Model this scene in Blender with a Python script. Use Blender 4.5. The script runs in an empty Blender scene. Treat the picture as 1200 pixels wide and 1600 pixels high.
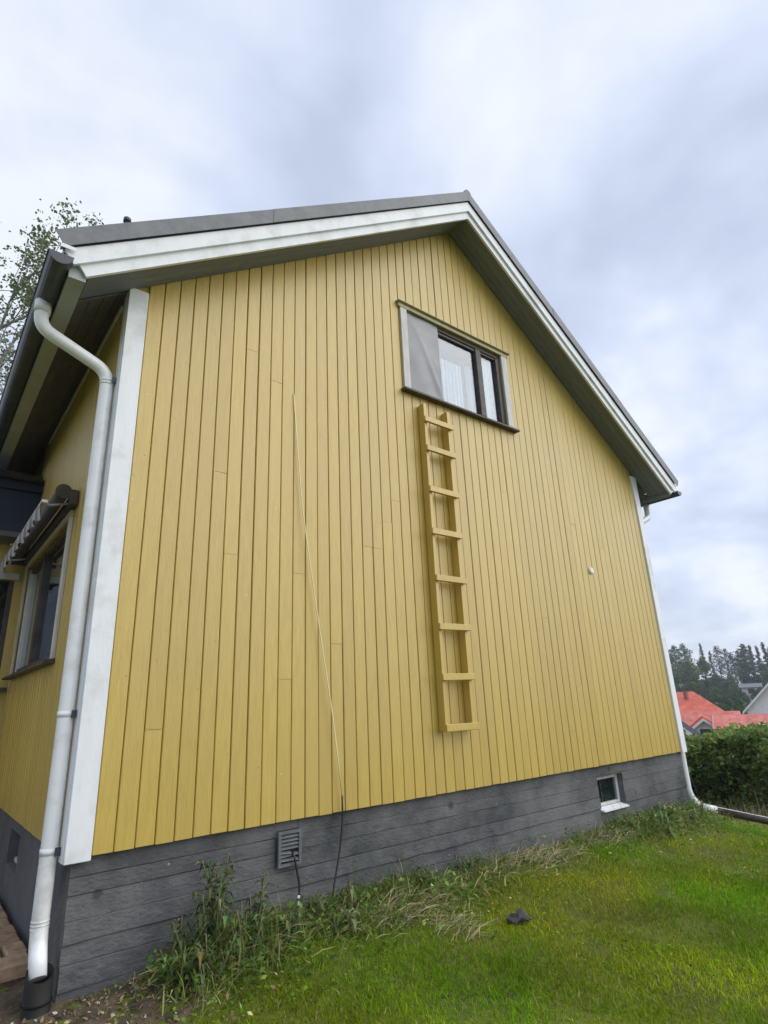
import bpy, math, random
import numpy as np
from mathutils import Vector, Matrix

random.seed(7)
rng = np.random.default_rng(11)
sc = bpy.context.scene
COL = sc.collection

# ------------------------------------------------------------------ camera
CAMPOS = Vector((-0.953, -4.430, 0.833))
YAW, PITCH, ROLL = math.radians(39.016), math.radians(18.20), math.radians(-2.463)
fw = Vector((math.sin(YAW)*math.cos(PITCH), math.cos(YAW)*math.cos(PITCH), math.sin(PITCH)))
rt = Vector((math.cos(YAW), -math.sin(YAW), 0.0))
up = rt.cross(fw)
r2 = rt*math.cos(ROLL) + up*math.sin(ROLL)
u2 = -rt*math.sin(ROLL) + up*math.cos(ROLL)
cam_data = bpy.data.cameras.new('camera')
cam = bpy.data.objects.new('camera', cam_data)
COL.objects.link(cam)
M = Matrix((r2, u2, -fw)).transposed().to_4x4()
M.translation = CAMPOS
cam.matrix_world = M
cam_data.sensor_fit = 'AUTO'
cam_data.sensor_width = 36.0
cam_data.lens = 905.19/1600*36
cam_data.clip_start = 0.05
cam_data.clip_end = 3000
sc.camera = cam
sc.render.resolution_x, sc.render.resolution_y = 768, 1024

# ------------------------------------------------------------------ world: overcast sky
SUN_DIR = Vector((0.60, -0.70, 0.75)).normalized()        # towards the light
SUN_EL = math.asin(SUN_DIR.z)
SUN_AZ = math.atan2(SUN_DIR.x, SUN_DIR.y)
world = bpy.data.worlds.new('World'); sc.world = world; world.use_nodes = True
nt = world.node_tree; nt.nodes.clear()
def wn(t, **kw):
    n = nt.nodes.new(t)
    for k, v in kw.items(): setattr(n, k, v)
    return n
wo = wn('ShaderNodeOutputWorld'); bg = wn('ShaderNodeBackground')
sky = wn('ShaderNodeTexSky', sky_type='NISHITA', sun_disc=False, sun_elevation=SUN_EL, sun_rotation=SUN_AZ)
sky.air_density = 1.0; sky.dust_density = 2.0
tc = wn('ShaderNodeTexCoord')
sep = wn('ShaderNodeSeparateXYZ'); nt.links.new(tc.outputs['Generated'], sep.inputs[0])
mx = wn('ShaderNodeMath', operation='MAXIMUM'); mx.inputs[1].default_value = 0.0
nt.links.new(sep.outputs['Z'], mx.inputs[0])
ad = wn('ShaderNodeMath', operation='ADD'); ad.inputs[1].default_value = 0.35
nt.links.new(mx.outputs[0], ad.inputs[0])
dv = wn('ShaderNodeVectorMath', operation='DIVIDE')
cmb = wn('ShaderNodeCombineXYZ')
for i in range(3): nt.links.new(ad.outputs[0], cmb.inputs[i])
nt.links.new(tc.outputs['Generated'], dv.inputs[0]); nt.links.new(cmb.outputs[0], dv.inputs[1])
n1 = wn('ShaderNodeTexNoise'); n1.inputs['Scale'].default_value = 2.1; n1.inputs['Detail'].default_value = 5; n1.inputs['Roughness'].default_value = 0.5; n1.inputs['Distortion'].default_value = 0.35
n2 = wn('ShaderNodeTexNoise'); n2.inputs['Scale'].default_value = 5.5; n2.inputs['Detail'].default_value = 4; n2.inputs['Roughness'].default_value = 0.5
mp = wn('ShaderNodeMapping'); mp.inputs['Location'].default_value = (-1.8676, -4.1716, -6.4532)
nt.links.new(dv.outputs[0], mp.inputs[0])
nt.links.new(mp.outputs[0], n1.inputs['Vector']); nt.links.new(mp.outputs[0], n2.inputs['Vector'])
mixn = wn('ShaderNodeMix', data_type='FLOAT'); mixn.inputs[0].default_value = 0.3
nt.links.new(n1.outputs['Fac'], mixn.inputs[2]); nt.links.new(n2.outputs['Fac'], mixn.inputs[3])
ramp = wn('ShaderNodeValToRGB')
cr = ramp.color_ramp
SK = 5.35
cr.elements[0].position = 0.38; cr.elements[0].color = (0.58, 0.655, 0.83, 1)
cr.elements[1].position = 0.62; cr.elements[1].color = (0.94, 0.99, 1.07, 1)
e = cr.elements.new(0.49); e.color = (0.72, 0.80, 0.99, 1)
nt.links.new(mixn.outputs[0], ramp.inputs['Fac'])
sc1 = wn('ShaderNodeVectorMath', operation='SCALE'); sc1.inputs['Scale'].default_value = SK
nt.links.new(ramp.outputs['Color'], sc1.inputs[0])
mixc = wn('ShaderNodeMix', data_type='RGBA'); mixc.inputs[0].default_value = 0.90
nt.links.new(sky.outputs['Color'], mixc.inputs[6]); nt.links.new(sc1.outputs[0], mixc.inputs[7])
nt.links.new(mixc.outputs[2], bg.inputs['Color']); bg.inputs['Strength'].default_value = 0.12
nt.links.new(bg.outputs[0], wo.inputs[0])

# ------------------------------------------------------------------ sun (veiled by cloud)
sd = bpy.data.lights.new('sun', 'SUN'); sd.energy = 1.5; sd.angle = math.radians(76); sd.color = (1.0, 0.96, 0.9)
so = bpy.data.objects.new('sun', sd); COL.objects.link(so)
so.rotation_euler = SUN_DIR.to_track_quat('Z', 'Y').to_euler(); so.location = SUN_DIR*60

sc.view_settings.view_transform = 'Standard'; sc.view_settings.look = 'None'
sc.view_settings.gamma = 1.0; sc.view_settings.use_curve_mapping = False
sc.view_settings.exposure = 0.68

# ------------------------------------------------------------------ helpers
def tag(o, label=None, cat=None, group=None, kind=None):
    if label: o['label'] = label
    if cat: o['category'] = cat
    if group: o['group'] = group
    if kind: o['kind'] = kind
    return o

def thing(name, loc, label, cat, group=None):
    o = bpy.data.objects.new(name, None); COL.objects.link(o)
    o.location = loc; o.empty_display_size = 0.2
    return tag(o, label, cat, group)

def attach(o, parent):
    if parent is None: return
    o.parent = parent
    if parent.type == 'EMPTY':
        o.matrix_parent_inverse = Matrix.Translation(-Vector(parent.location))

def obj(name, data, mat=None, parent=None, smooth=False):
    o = bpy.data.objects.new(name, data); COL.objects.link(o)
    if mat is not None and not data.materials: data.materials.append(mat)
    if smooth:
        data.polygons.foreach_set('use_smooth', [True]*len(data.polygons))
    attach(o, parent)
    return o

class MB:
    """collects simple solids, world coordinates"""
    def __init__(s): s.v = []; s.f = []; s.sm = []
    def add(s, v, f, smooth=False):
        b = len(s.v); s.v += [tuple(p) for p in v]; s.f += [tuple(i+b for i in q) for q in f]; s.sm += [smooth]*len(f)
        return s
    def box(s, x0, x1, y0, y1, z0, z1, bev=0.0):
        if bev <= 0:
            v = [(x, y, z) for z in (z0, z1) for y in (y0, y1) for x in (x0, x1)]
            f = [(0,2,3,1),(4,5,7,6),(0,1,5,4),(2,6,7,3),(0,4,6,2),(1,3,7,5)]
            return s.add(v, f)
        # chamfered box: 24 verts
        c = ((x0+x1)/2, (y0+y1)/2, (z0+z1)/2); h = ((x1-x0)/2, (y1-y0)/2, (z1-z0)/2)
        v = []; idx = {}
        for sx in (-1, 1):
            for sy in (-1, 1):
                for sz in (-1, 1):
                    sg = (sx, sy, sz)
                    for a in range(3):
                        p = [c[i]+sg[i]*(h[i]-(0 if i == a else bev)) for i in range(3)]
                        idx[(sg, a)] = len(v); v.append(tuple(p))
        f = []
        for a in range(3):
            b, cc = (a+1) % 3, (a+2) % 3
            for sg in (-1, 1):
                q = []
                for (p1, p2) in ((-1,-1),(1,-1),(1,1),(-1,1)):
                    k = [0,0,0]; k[a] = sg; k[b] = p1; k[cc] = p2
                    q.append(idx[(tuple(k), a)])
                f.append(tuple(q if sg > 0 else q[::-1]))
        for a in range(3):
            b, cc = (a+1) % 3, (a+2) % 3
            for p1 in (-1, 1):
                for p2 in (-1, 1):
                    k0 = [0,0,0]; k1 = [0,0,0]
                    k0[a] = -1; k1[a] = 1
                    for k in (k0, k1): k[b] = p1; k[cc] = p2
                    k0 = tuple(k0); k1 = tuple(k1)
                    q = (idx[(k0, b)], idx[(k1, b)], idx[(k1, cc)], idx[(k0, cc)])
                    f.append(q if p1*p2 > 0 else q[::-1])
        for sx in (-1, 1):
            for sy in (-1, 1):
                for sz in (-1, 1):
                    sg = (sx, sy, sz); q = (idx[(sg,0)], idx[(sg,1)], idx[(sg,2)])
                    f.append(q if sx*sy*sz > 0 else q[::-1])
        return s.add(v, f)
    def extrude(s, poly, d):
        """poly: 3D points of one cap, d: extrusion vector"""
        n = len(poly); d = Vector(d)
        v = [tuple(p) for p in poly] + [tuple(Vector(p)+d) for p in poly]
        f = [tuple(range(n))[::-1], tuple(range(n, 2*n))] + [(i, (i+1) % n, n+(i+1) % n, n+i) for i in range(n)]
        return s.add(v, f)
    def tube(s, pts, r, seg=14, cap=True):
        pts = [Vector(p) for p in pts]; n = len(pts)
        rs = r if isinstance(r, (list, tuple)) else [r]*n
        v = []; nv = None
        for i, p in enumerate(pts):
            t = (pts[min(i+1, n-1)]-pts[max(i-1, 0)]).normalized()
            if nv is None:
                a = Vector((0,0,1)) if abs(t.z) < 0.9 else Vector((1,0,0))
                nv = t.cross(a).normalized()
            else:
                nv = (nv - t*nv.dot(t)).normalized()
            b = t.cross(nv)
            for k in range(seg):
                an = 2*math.pi*k/seg
                v.append(tuple(p+(nv*math.cos(an)+b*math.sin(an))*rs[i]))
        f = []
        for i in range(n-1):
            for k in range(seg):
                k2 = (k+1) % seg
                f.append((i*seg+k, i*seg+k2, (i+1)*seg+k2, (i+1)*seg+k))
        s.add(v, f, True)
        if cap:
            b = len(s.v)-len(v)
            s.f.append(tuple(b+k for k in range(seg))[::-1]); s.sm.append(False)
            s.f.append(tuple(b+(n-1)*seg+k for k in range(seg))); s.sm.append(False)
        return s
    def build(s, name, mat, parent=None):
        me = bpy.data.meshes.new(name); me.from_pydata(s.v, [], s.f)
        me.polygons.foreach_set('use_smooth', s.sm)
        me.update()
        import bmesh
        bm = bmesh.new(); bm.from_mesh(me); bmesh.ops.recalc_face_normals(bm, faces=bm.faces); bm.to_mesh(me); bm.free()
        return obj(name, me, mat, parent)

def arc_path(pts, rad=0.08, n=6):
    """polyline with rounded corners"""
    pts = [Vector(p) for p in pts]; out = [pts[0]]
    for i in range(1, len(pts)-1):
        a, b, c = pts[i-1], pts[i], pts[i+1]
        d1 = (a-b).normalized(); d2 = (c-b).normalized()
        l = min(rad, (a-b).length*0.45, (c-b).length*0.45)
        p, q = b+d1*l, b+d2*l
        for k in range(n+1):
            t = k/n
            out.append(p*(1-t)**2 + b*2*t*(1-t) + q*t*t)
    out.append(pts[-1])
    return out

def tri_mesh(name, verts, tris, col=None, mat=None, parent=None, smooth=False):
    """fast mesh from numpy; col per vertex (N,3)"""
    me = bpy.data.meshes.new(name)
    n = len(verts); m = len(tris); k = tris.shape[1]
    me.vertices.add(n); me.vertices.foreach_set('co', np.asarray(verts, np.float32).ravel())
    me.loops.add(m*k); me.loops.foreach_set('vertex_index', np.asarray(tris, np.int32).ravel())
    me.polygons.add(m); me.polygons.foreach_set('loop_start', np.arange(0, m*k, k, dtype=np.int32))
    if smooth: me.polygons.foreach_set('use_smooth', np.ones(m, bool))
    me.update(calc_edges=True)
    if col is not None:
        at = me.color_attributes.new('col', 'FLOAT_COLOR', 'POINT')
        c4 = np.ones((n, 4), np.float32); c4[:, :3] = col
        at.data.foreach_set('color', c4.ravel())
    return obj(name, me, mat, parent)

# ------------------------------------------------------------------ materials
def mat(name, c1, c2=None, scale=6.0, rough=0.7, bump=0.0, bscale=60.0, stretch=(1,1,1), rnd=0.0, spec=0.4, metal=0.0, detail=6, fac=(0.35, 0.65), dirt=None, dscale=2.0, dpos=(0.55, 0.75)):
    m = bpy.data.materials.new(name); m.use_nodes = True
    t = m.node_tree; N = t.nodes; L = t.links
    b = N['Principled BSDF']
    b.inputs['Roughness'].default_value = rough; b.inputs['Specular IOR Level'].default_value = spec
    b.inputs['Metallic'].default_value = metal
    tcn = N.new('ShaderNodeTexCoord'); mpn = N.new('ShaderNodeMapping'); mpn.inputs['Scale'].default_value = stretch
    L.new(tcn.outputs['Object'], mpn.inputs[0])
    src = mpn.outputs[0]
    oi = None
    if rnd > 0:
        oi = N.new('ShaderNodeObjectInfo')
        av = N.new('ShaderNodeVectorMath'); av.operation = 'ADD'
        sv = N.new('ShaderNodeVectorMath'); sv.operation = 'SCALE'; sv.inputs['Scale'].default_value = 37.0
        cx = N.new('ShaderNodeCombineXYZ'); L.new(oi.outputs['Random'], cx.inputs[0]); L.new(oi.outputs['Random'], cx.inputs[2])
        L.new(cx.outputs[0], sv.inputs[0]); L.new(src, av.inputs[0]); L.new(sv.outputs[0], av.inputs[1]); src = av.outputs[0]
    no = N.new('ShaderNodeTexNoise'); no.inputs['Scale'].default_value = scale; no.inputs['Detail'].default_value = detail
    no.inputs['Roughness'].default_value = 0.6
    L.new(src, no.inputs['Vector'])
    rp = N.new('ShaderNodeValToRGB'); rp.color_ramp.elements[0].position = fac[0]; rp.color_ramp.elements[1].position = fac[1]
    rp.color_ramp.elements[0].color = (*c1, 1); rp.color_ramp.elements[1].color = (*(c2 or c1), 1)
    L.new(no.outputs['Fac'], rp.inputs['Fac'])
    cout = rp.outputs['Color']
    if dirt:
        n3 = N.new('ShaderNodeTexNoise'); n3.inputs['Scale'].default_value = dscale; n3.inputs['Detail'].default_value = 8; n3.inputs['Roughness'].default_value = 0.65
        L.new(tcn.outputs['Object'], n3.inputs['Vector'])
        r3 = N.new('ShaderNodeMapRange'); r3.inputs[1].default_value = dpos[0]; r3.inputs[2].default_value = dpos[1]
        L.new(n3.outputs['Fac'], r3.inputs[0])
        md = N.new('ShaderNodeMix'); md.data_type = 'RGBA'; md.inputs[7].default_value = (*dirt, 1)
        L.new(r3.outputs[0], md.inputs[0]); L.new(cout, md.inputs[6]); cout = md.outputs[2]
    if rnd > 0:
        hs = N.new('ShaderNodeHueSaturation')
        mr = N.new('ShaderNodeMapRange'); mr.inputs[3].default_value = 1-rnd; mr.inputs[4].default_value = 1+rnd
        L.new(oi.outputs['Random'], mr.inputs[0]); L.new(mr.outputs[0], hs.inputs['Value']); L.new(cout, hs.inputs['Color']); cout = hs.outputs['Color']
    L.new(cout, b.inputs['Base Color'])
    if bump > 0:
        nb = N.new('ShaderNodeTexNoise'); nb.inputs['Scale'].default_value = bscale; nb.inputs['Detail'].default_value = 5
        L.new(src, nb.inputs['Vector'])
        bp = N.new('ShaderNodeBump'); bp.inputs['Strength'].default_value = bump; bp.inputs['Distance'].default_value = 0.01
        L.new(nb.outputs['Fac'], bp.inputs['Height']); L.new(bp.outputs[0], b.inputs['Normal'])
    return m

def leaf_mat(name, rough=0.6, trans=0.35):
    m = bpy.data.materials.new(name); m.use_nodes = True
    t = m.node_tree; N = t.nodes; L = t.links
    b = N['Principled BSDF']; b.inputs['Roughness'].default_value = rough; b.inputs['Specular IOR Level'].default_value = 0.12
    a = N.new('ShaderNodeAttribute'); a.attribute_name = 'col'
    L.new(a.outputs['Color'], b.inputs['Base Color'])
    tr = N.new('ShaderNodeBsdfTranslucent'); mx = N.new('ShaderNodeMixShader'); mx.inputs[0].default_value = trans
    L.new(a.outputs['Color'], tr.inputs['Color'])
    L.new(b.outputs[0], mx.inputs[1]); L.new(tr.outputs[0], mx.inputs[2])
    L.new(mx.outputs[0], N['Material Output'].inputs['Surface'])
    return m

def glass_mat(name, refl=0.35, tint=(0.8, 0.85, 0.88)):
    m = bpy.data.materials.new(name); m.use_nodes = True
    t = m.node_tree; N = t.nodes; L = t.links; N.remove(N['Principled BSDF'])
    g = N.new('ShaderNodeBsdfGlossy'); g.inputs['Roughness'].default_value = 0.015; g.inputs['Color'].default_value = (0.95, 0.97, 1, 1)
    tr = N.new('ShaderNodeBsdfTransparent'); tr.inputs['Color'].default_value = (*tint, 1)
    lw = N.new('ShaderNodeLayerWeight'); lw.inputs['Blend'].default_value = 0.5
    fr = N.new('ShaderNodeMath'); fr.operation = 'POWER'; fr.inputs[1].default_value = 4.0; L.new(lw.outputs['Facing'], fr.inputs[0])
    mr = N.new('ShaderNodeMapRange'); mr.inputs[3].default_value = refl; mr.inputs[4].default_value = 1.0
    L.new(fr.outputs[0], mr.inputs[0])
    tcn = N.new('ShaderNodeTexCoord'); no = N.new('ShaderNodeTexNoise'); no.inputs['Scale'].default_value = 2.0
    L.new(tcn.outputs['Object'], no.inputs['Vector'])
    bp = N.new('ShaderNodeBump'); bp.inputs['Strength'].default_value = 0.05; bp.inputs['Distance'].default_value = 0.02
    L.new(no.outputs['Fac'], bp.inputs['Height']); L.new(bp.outputs[0], g.inputs['Normal'])
    mx = N.new('ShaderNodeMixShader'); L.new(mr.outputs[0], mx.inputs[0]); L.new(tr.outputs[0], mx.inputs[1]); L.new(g.outputs[0], mx.inputs[2])
    L.new(mx.outputs[0], N['Material Output'].inputs['Surface'])
    return m

Y1, Y2 = (0.465, 0.320, 0.052), (0.535, 0.380, 0.07)
M_YEL = mat('yellow_paint', Y1, Y2, scale=5, stretch=(8, 8, 0.7), rough=0.42, bump=0.25, bscale=24, rnd=0.055, spec=0.95, dirt=(0.50, 0.352, 0.085), dscale=0.9, dpos=(0.45, 0.8))
def specks(m, scale, rad, colr):
    """sparse small marks: nail heads, chips, knots bleeding through"""
    t = m.node_tree; N = t.nodes; L = t.links; b = N['Principled BSDF']
    src = b.inputs['Base Color'].links[0].from_socket
    tcn = N.new('ShaderNodeTexCoord'); vo = N.new('ShaderNodeTexVoronoi'); vo.inputs['Scale'].default_value = scale
    L.new(tcn.outputs['Object'], vo.inputs['Vector'])
    mr = N.new('ShaderNodeMapRange'); mr.inputs[1].default_value = rad; mr.inputs[2].default_value = rad*0.6; mr.inputs[3].default_value = 0.0; mr.inputs[4].default_value = 0.75
    L.new(vo.outputs['Distance'], mr.inputs[0])
    mx = N.new('ShaderNodeMix'); mx.data_type = 'RGBA'; mx.inputs[7].default_value = (*colr, 1)
    L.new(mr.outputs[0], mx.inputs[0]); L.new(src, mx.inputs[6]); L.new(mx.outputs[2], b.inputs['Base Color'])
specks(M_YEL, 5.5, 0.045, (0.26, 0.18, 0.05)); specks(M_YEL, 4.3, 0.035, (0.66, 0.58, 0.32))
M_YELB = mat('yellow_backing', (0.42, 0.31, 0.07), (0.46, 0.34, 0.08), scale=4, rough=0.7)
M_WHT = mat('white_paint', (0.74, 0.765, 0.80), (0.80, 0.82, 0.845), scale=3, stretch=(3, 3, 0.6), rough=0.45, bump=0.1, bscale=20, rnd=0.03, dirt=(0.44, 0.44, 0.40), dscale=2.2, dpos=(0.50, 0.82))
M_PIPE = mat('white_steel_pipe', (0.80, 0.81, 0.83), (0.85, 0.86, 0.87), scale=2, rough=0.28, spec=0.6, dirt=(0.44, 0.43, 0.39), dscale=5, dpos=(0.50, 0.85))
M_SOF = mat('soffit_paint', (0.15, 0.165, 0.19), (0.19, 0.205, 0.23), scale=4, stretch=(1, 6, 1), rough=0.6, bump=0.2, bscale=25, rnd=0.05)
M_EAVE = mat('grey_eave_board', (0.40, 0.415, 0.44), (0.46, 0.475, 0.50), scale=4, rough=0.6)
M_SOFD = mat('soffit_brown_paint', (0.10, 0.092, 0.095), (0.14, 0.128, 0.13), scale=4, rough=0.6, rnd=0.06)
M_ROOF = mat('dark_grey_roof_steel', (0.13, 0.14, 0.155), (0.18, 0.19, 0.20), scale=8, rough=0.5, bump=0.1, bscale=200)
M_GUT = mat('dark_gutter_steel', (0.045, 0.052, 0.065), (0.07, 0.078, 0.09), scale=5, rough=0.4)
M_CONC = mat('grey_painted_concrete', (0.046, 0.049, 0.054), (0.104, 0.107, 0.112), scale=6.0, stretch=(0.9, 1, 1.6), rough=0.85, bump=1.0, bscale=30, rnd=0.09, spec=0.35, dirt=(0.20, 0.20, 0.20), dscale=1.1, dpos=(0.42, 0.80), detail=10, fac=(0.3, 0.7))
specks(M_CONC, 7.0, 0.05, (0.42, 0.42, 0.41)); specks(M_CONC, 9.0, 0.06, (0.03, 0.03, 0.032)); specks(M_CONC, 2.3, 0.10, (0.045, 0.048, 0.045))
M_CONC2 = mat('grey_plinth_side', (0.085, 0.09, 0.10), (0.125, 0.13, 0.14), scale=3, rough=0.85, bump=0.4, bscale=40, dirt=(0.12, 0.12, 0.12), dscale=2.5)
M_BRN = mat('dark_brown_frame', (0.045, 0.035, 0.032), (0.085, 0.07, 0.065), scale=8, stretch=(1, 1, 1), rough=0.5, bump=0.2, bscale=60)
M_BEIGE = mat('weathered_casing', (0.50, 0.49, 0.47), (0.62, 0.61, 0.58), scale=6, stretch=(4, 4, 0.8), rough=0.6, bump=0.2, bscale=30)
M_YCAS = mat('yellow_casing', (0.44, 0.38, 0.22), (0.54, 0.47, 0.29), scale=6, stretch=(4, 4, 0.8), rough=0.6)
M_SHEET = mat('grey_plastic_sheet', (0.20, 0.205, 0.22), (0.27, 0.275, 0.29), scale=2.5, rough=0.35, bump=0.25, bscale=5, spec=0.5)
M_GLASS = glass_mat('window_glass', 0.10)
M_GLASSD = glass_mat('dark_window_glass', 0.05)
M_DARK = mat('dark_interior', (0.012, 0.012, 0.013), (0.02, 0.02, 0.02))
M_CURT = mat('white_curtain', (0.54, 0.60, 0.66), (0.62, 0.67, 0.72), scale=3, rough=0.9)
M_ROOM = mat('pale_room_wall', (0.22, 0.24, 0.27), (0.28, 0.30, 0.33), rough=0.9)
M_BLKP = mat('black_plastic', (0.006, 0.006, 0.006), (0.012, 0.012, 0.011), scale=9, rough=0.5, spec=0.2, dirt=(0.035, 0.03, 0.024), dscale=6, dpos=(0.6, 0.85))
M_CABY = mat('cream_cable', (0.78, 0.70, 0.38), (0.82, 0.75, 0.45), rough=0.5)
M_CABK = mat('black_cable', (0.015, 0.015, 0.016), (0.025, 0.025, 0.026), rough=0.5)
M_GREY = mat('grey_vent_paint', (0.10, 0.105, 0.115), (0.14, 0.145, 0.155), scale=9, rough=0.6, rnd=0.08)
M_NAVY = mat('navy_fascia_paint', (0.012, 0.02, 0.045), (0.02, 0.03, 0.06), scale=3, rough=0.4)
M_STONE = mat('brown_paving', (0.26, 0.17, 0.105), (0.42, 0.29, 0.19), scale=9, rough=0.9, bump=0.7, bscale=45, rnd=0.15, dirt=(0.10, 0.085, 0.06), dscale=7)
M_BARK = mat('tree_bark', (0.05, 0.04, 0.032), (0.11, 0.09, 0.075), scale=7, stretch=(1, 1, 0.3), rough=0.9, bump=0.5, bscale=18)
M_BIRCH = mat('birch_bark', (0.10, 0.095, 0.09), (0.5, 0.49, 0.47), scale=6, stretch=(0.6, 0.6, 3), rough=0.8)
M_RED = mat('red_roof_sheet', (0.46, 0.075, 0.04), (0.66, 0.15, 0.085), scale=1.6, rough=0.5)
M_PINK = mat('faded_red_roof', (0.46, 0.11, 0.08), (0.66, 0.20, 0.15), scale=1.2, rough=0.55)
M_HWHT = mat('white_boarding', (0.68, 0.70, 0.72), (0.75, 0.77, 0.78), scale=2, rough=0.7)
M_HGRN = mat('pale_green_boarding', (0.30, 0.38, 0.36), (0.36, 0.44, 0.41), scale=2, rough=0.7)
M_HPNK = mat('pale_rose_boarding', (0.55, 0.48, 0.48), (0.62, 0.55, 0.55), scale=2, rough=0.7)
M_BRICK = mat('chimney_brick', (0.26, 0.09, 0.07), (0.34, 0.13, 0.1), scale=8, rough=0.9)
M_LEAF = leaf_mat('leaf'); M_GRASS = leaf_mat('grass_blade', 0.55, 0.3); M_NEEDLE = leaf_mat('needle', 0.7, 0.1)
M_RAG = mat('dark_grey_cloth', (0.045, 0.045, 0.052), (0.09, 0.09, 0.10), scale=20, rough=0.95, bump=0.6, bscale=60)
M_TWIG = mat('dry_twig', (0.12, 0.12, 0.05), (0.24, 0.2, 0.11), rough=0.9)

# ------------------------------------------------------------------ ground
def sstep(a, b, x):
    t = np.clip((np.asarray(x, float)-a)/(b-a), 0, 1); return t*t*(3-2*t)
def gz(x, y):
    x = np.asarray(x, float); y = np.asarray(y, float)
    z = -0.78 + 0*x
    z = z + 0.07*np.exp(-((y+0.1)/0.5)**2)*(x > 0.2)*sstep(0.2, 1.0, x)
    z = z - 0.42*sstep(6.6, 9.6, x)*(1-0.8*np.exp(-(y/0.42)**2)*(1-sstep(7.8, 8.4, x))) - 0.28*sstep(9.5, 12.5, x) - 3.3*sstep(13, 42, x)
    z = z + 0.02*sstep(0.6, -0.4, x)
    z = z + 0.02*np.sin(1.3*x+0.7*y)*np.cos(0.9*y-0.4*x) + 0.012*np.sin(3.1*x)*np.sin(2.7*y)
    r = np.hypot(x-4, y)
    z = z + 5.0*sstep(110, 260, r)
    return z

def make_ground():
    a = np.concatenate([np.linspace(-400, -60, 10), np.linspace(-50, -8, 12), np.linspace(-7, 16, 116), np.linspace(17, 60, 24), np.linspace(70, 400, 26)])
    b = np.concatenate([np.linspace(-400, -60, 10), np.linspace(-50, -8, 12), np.linspace(-7, 7, 72), np.linspace(8, 60, 28), np.linspace(70, 400, 26)])
    X, Y = np.meshgrid(a, b)
    V = np.stack([X, Y, gz(X, Y)], -1).reshape(-1, 3)
    ny, nx = X.shape
    i = np.arange(ny-1)[:, None]*nx+np.arange(nx-1)[None, :]
    F = np.stack([i, i+1, i+nx+1, i+nx], -1).reshape(-1, 4)
    m = mat('lawn_soil', (0.07, 0.10, 0.008), (0.13, 0.15, 0.015), scale=3.0, rough=0.95, bump=0.8, bscale=40, detail=10, dirt=(0.085, 0.062, 0.038), dscale=1.1, dpos=(0.52, 0.7))
    g = tri_mesh('ground', V, F, None, m, None, True)
    tag(g, kind='structure')
make_ground()

def bare_soil():
    """trodden earth round the foot of the downpipe"""
    a = np.linspace(-2.6, 0.95, 48); b = np.linspace(-0.95, 0.56, 26)
    X, Y = np.meshgrid(a, b)
    edge = 0.10*np.sin(X*5.1)+0.07*np.sin(X*11.3+1)
    Y2_ = np.where(Y < 0, Y*(0.75+edge)*np.clip(1.25-0.75*np.clip((X-0.1)/0.85, 0, 1), 0.1, 1.2), Y)
    Z = gz(X, Y2_)+0.007+0.012*np.sin(X*17+Y2_*9)*np.sin(Y2_*23)
    Z = Z-0.03*((Y == b[0]) | (X == a[-1]))
    V = np.stack([X, Y2_, Z], -1).reshape(-1, 3); ny, nx = X.shape
    k = np.arange(ny-1)[:, None]*nx+np.arange(nx-1)[None, :]
    F = np.stack([k, k+1, k+nx+1, k+nx], -1).reshape(-1, 4)
    m = mat('bare_earth', (0.045, 0.034, 0.022), (0.125, 0.092, 0.058), scale=9, rough=0.95, bump=1.0, bscale=50, detail=10, dirt=(0.19, 0.15, 0.095), dscale=14, dpos=(0.58, 0.7))
    tag(tri_mesh('soil', V, F, None, m, None, True), kind='structure')
bare_soil()

# ------------------------------------------------------------------ the yellow house
W = 8.0; DEP = 9.0; T = 0.022; PITCHR = 0.7113; ZR = 7.027
OV = 0.40
def roofz(x): return ZR - PITCHR*abs(x-W/2)
house = thing('house', (4, 4.5, -0.80), 'yellow board-clad gabled house on a grey concrete foundation', 'house')

# gable wall: backing sheet with window opening left as strips, boards in front
WX0, WX1, WZ0, WZ1 = 3.08, 4.82, 4.25, 5.37          # window opening
def gable_backing():
    m = MB(); y0, y1 = -0.004, 0.16
    def poly(pts): m.extrude([(p[0], y0, p[1]) for p in pts], (0, y1-y0, 0))
    poly([(0.005, 0.0), (WX0, 0.0), (WX0, roofz(WX0)+0.1), (0.005, roofz(0.005)+0.1)])
    poly([(WX1, 0.0), (W-0.005, 0.0), (W-0.005, roofz(W)+0.1), (WX1, roofz(WX1)+0.1)])
    poly([(WX0, 0.0), (WX1, 0.0), (WX1, WZ0), (WX0, WZ0)])
    poly([(WX0, WZ1), (WX1, WZ1), (WX1, roofz(WX1)+0.1), (4, ZR+0.1), (WX0, roofz(WX0)+0.1)])
    return m.build('gable_wall', M_YELB, house)
gwall = gable_backing()
BX0, BX1, NB = 0.135, 7.885, 60
PW = (BX1-BX0)/NB
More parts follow.
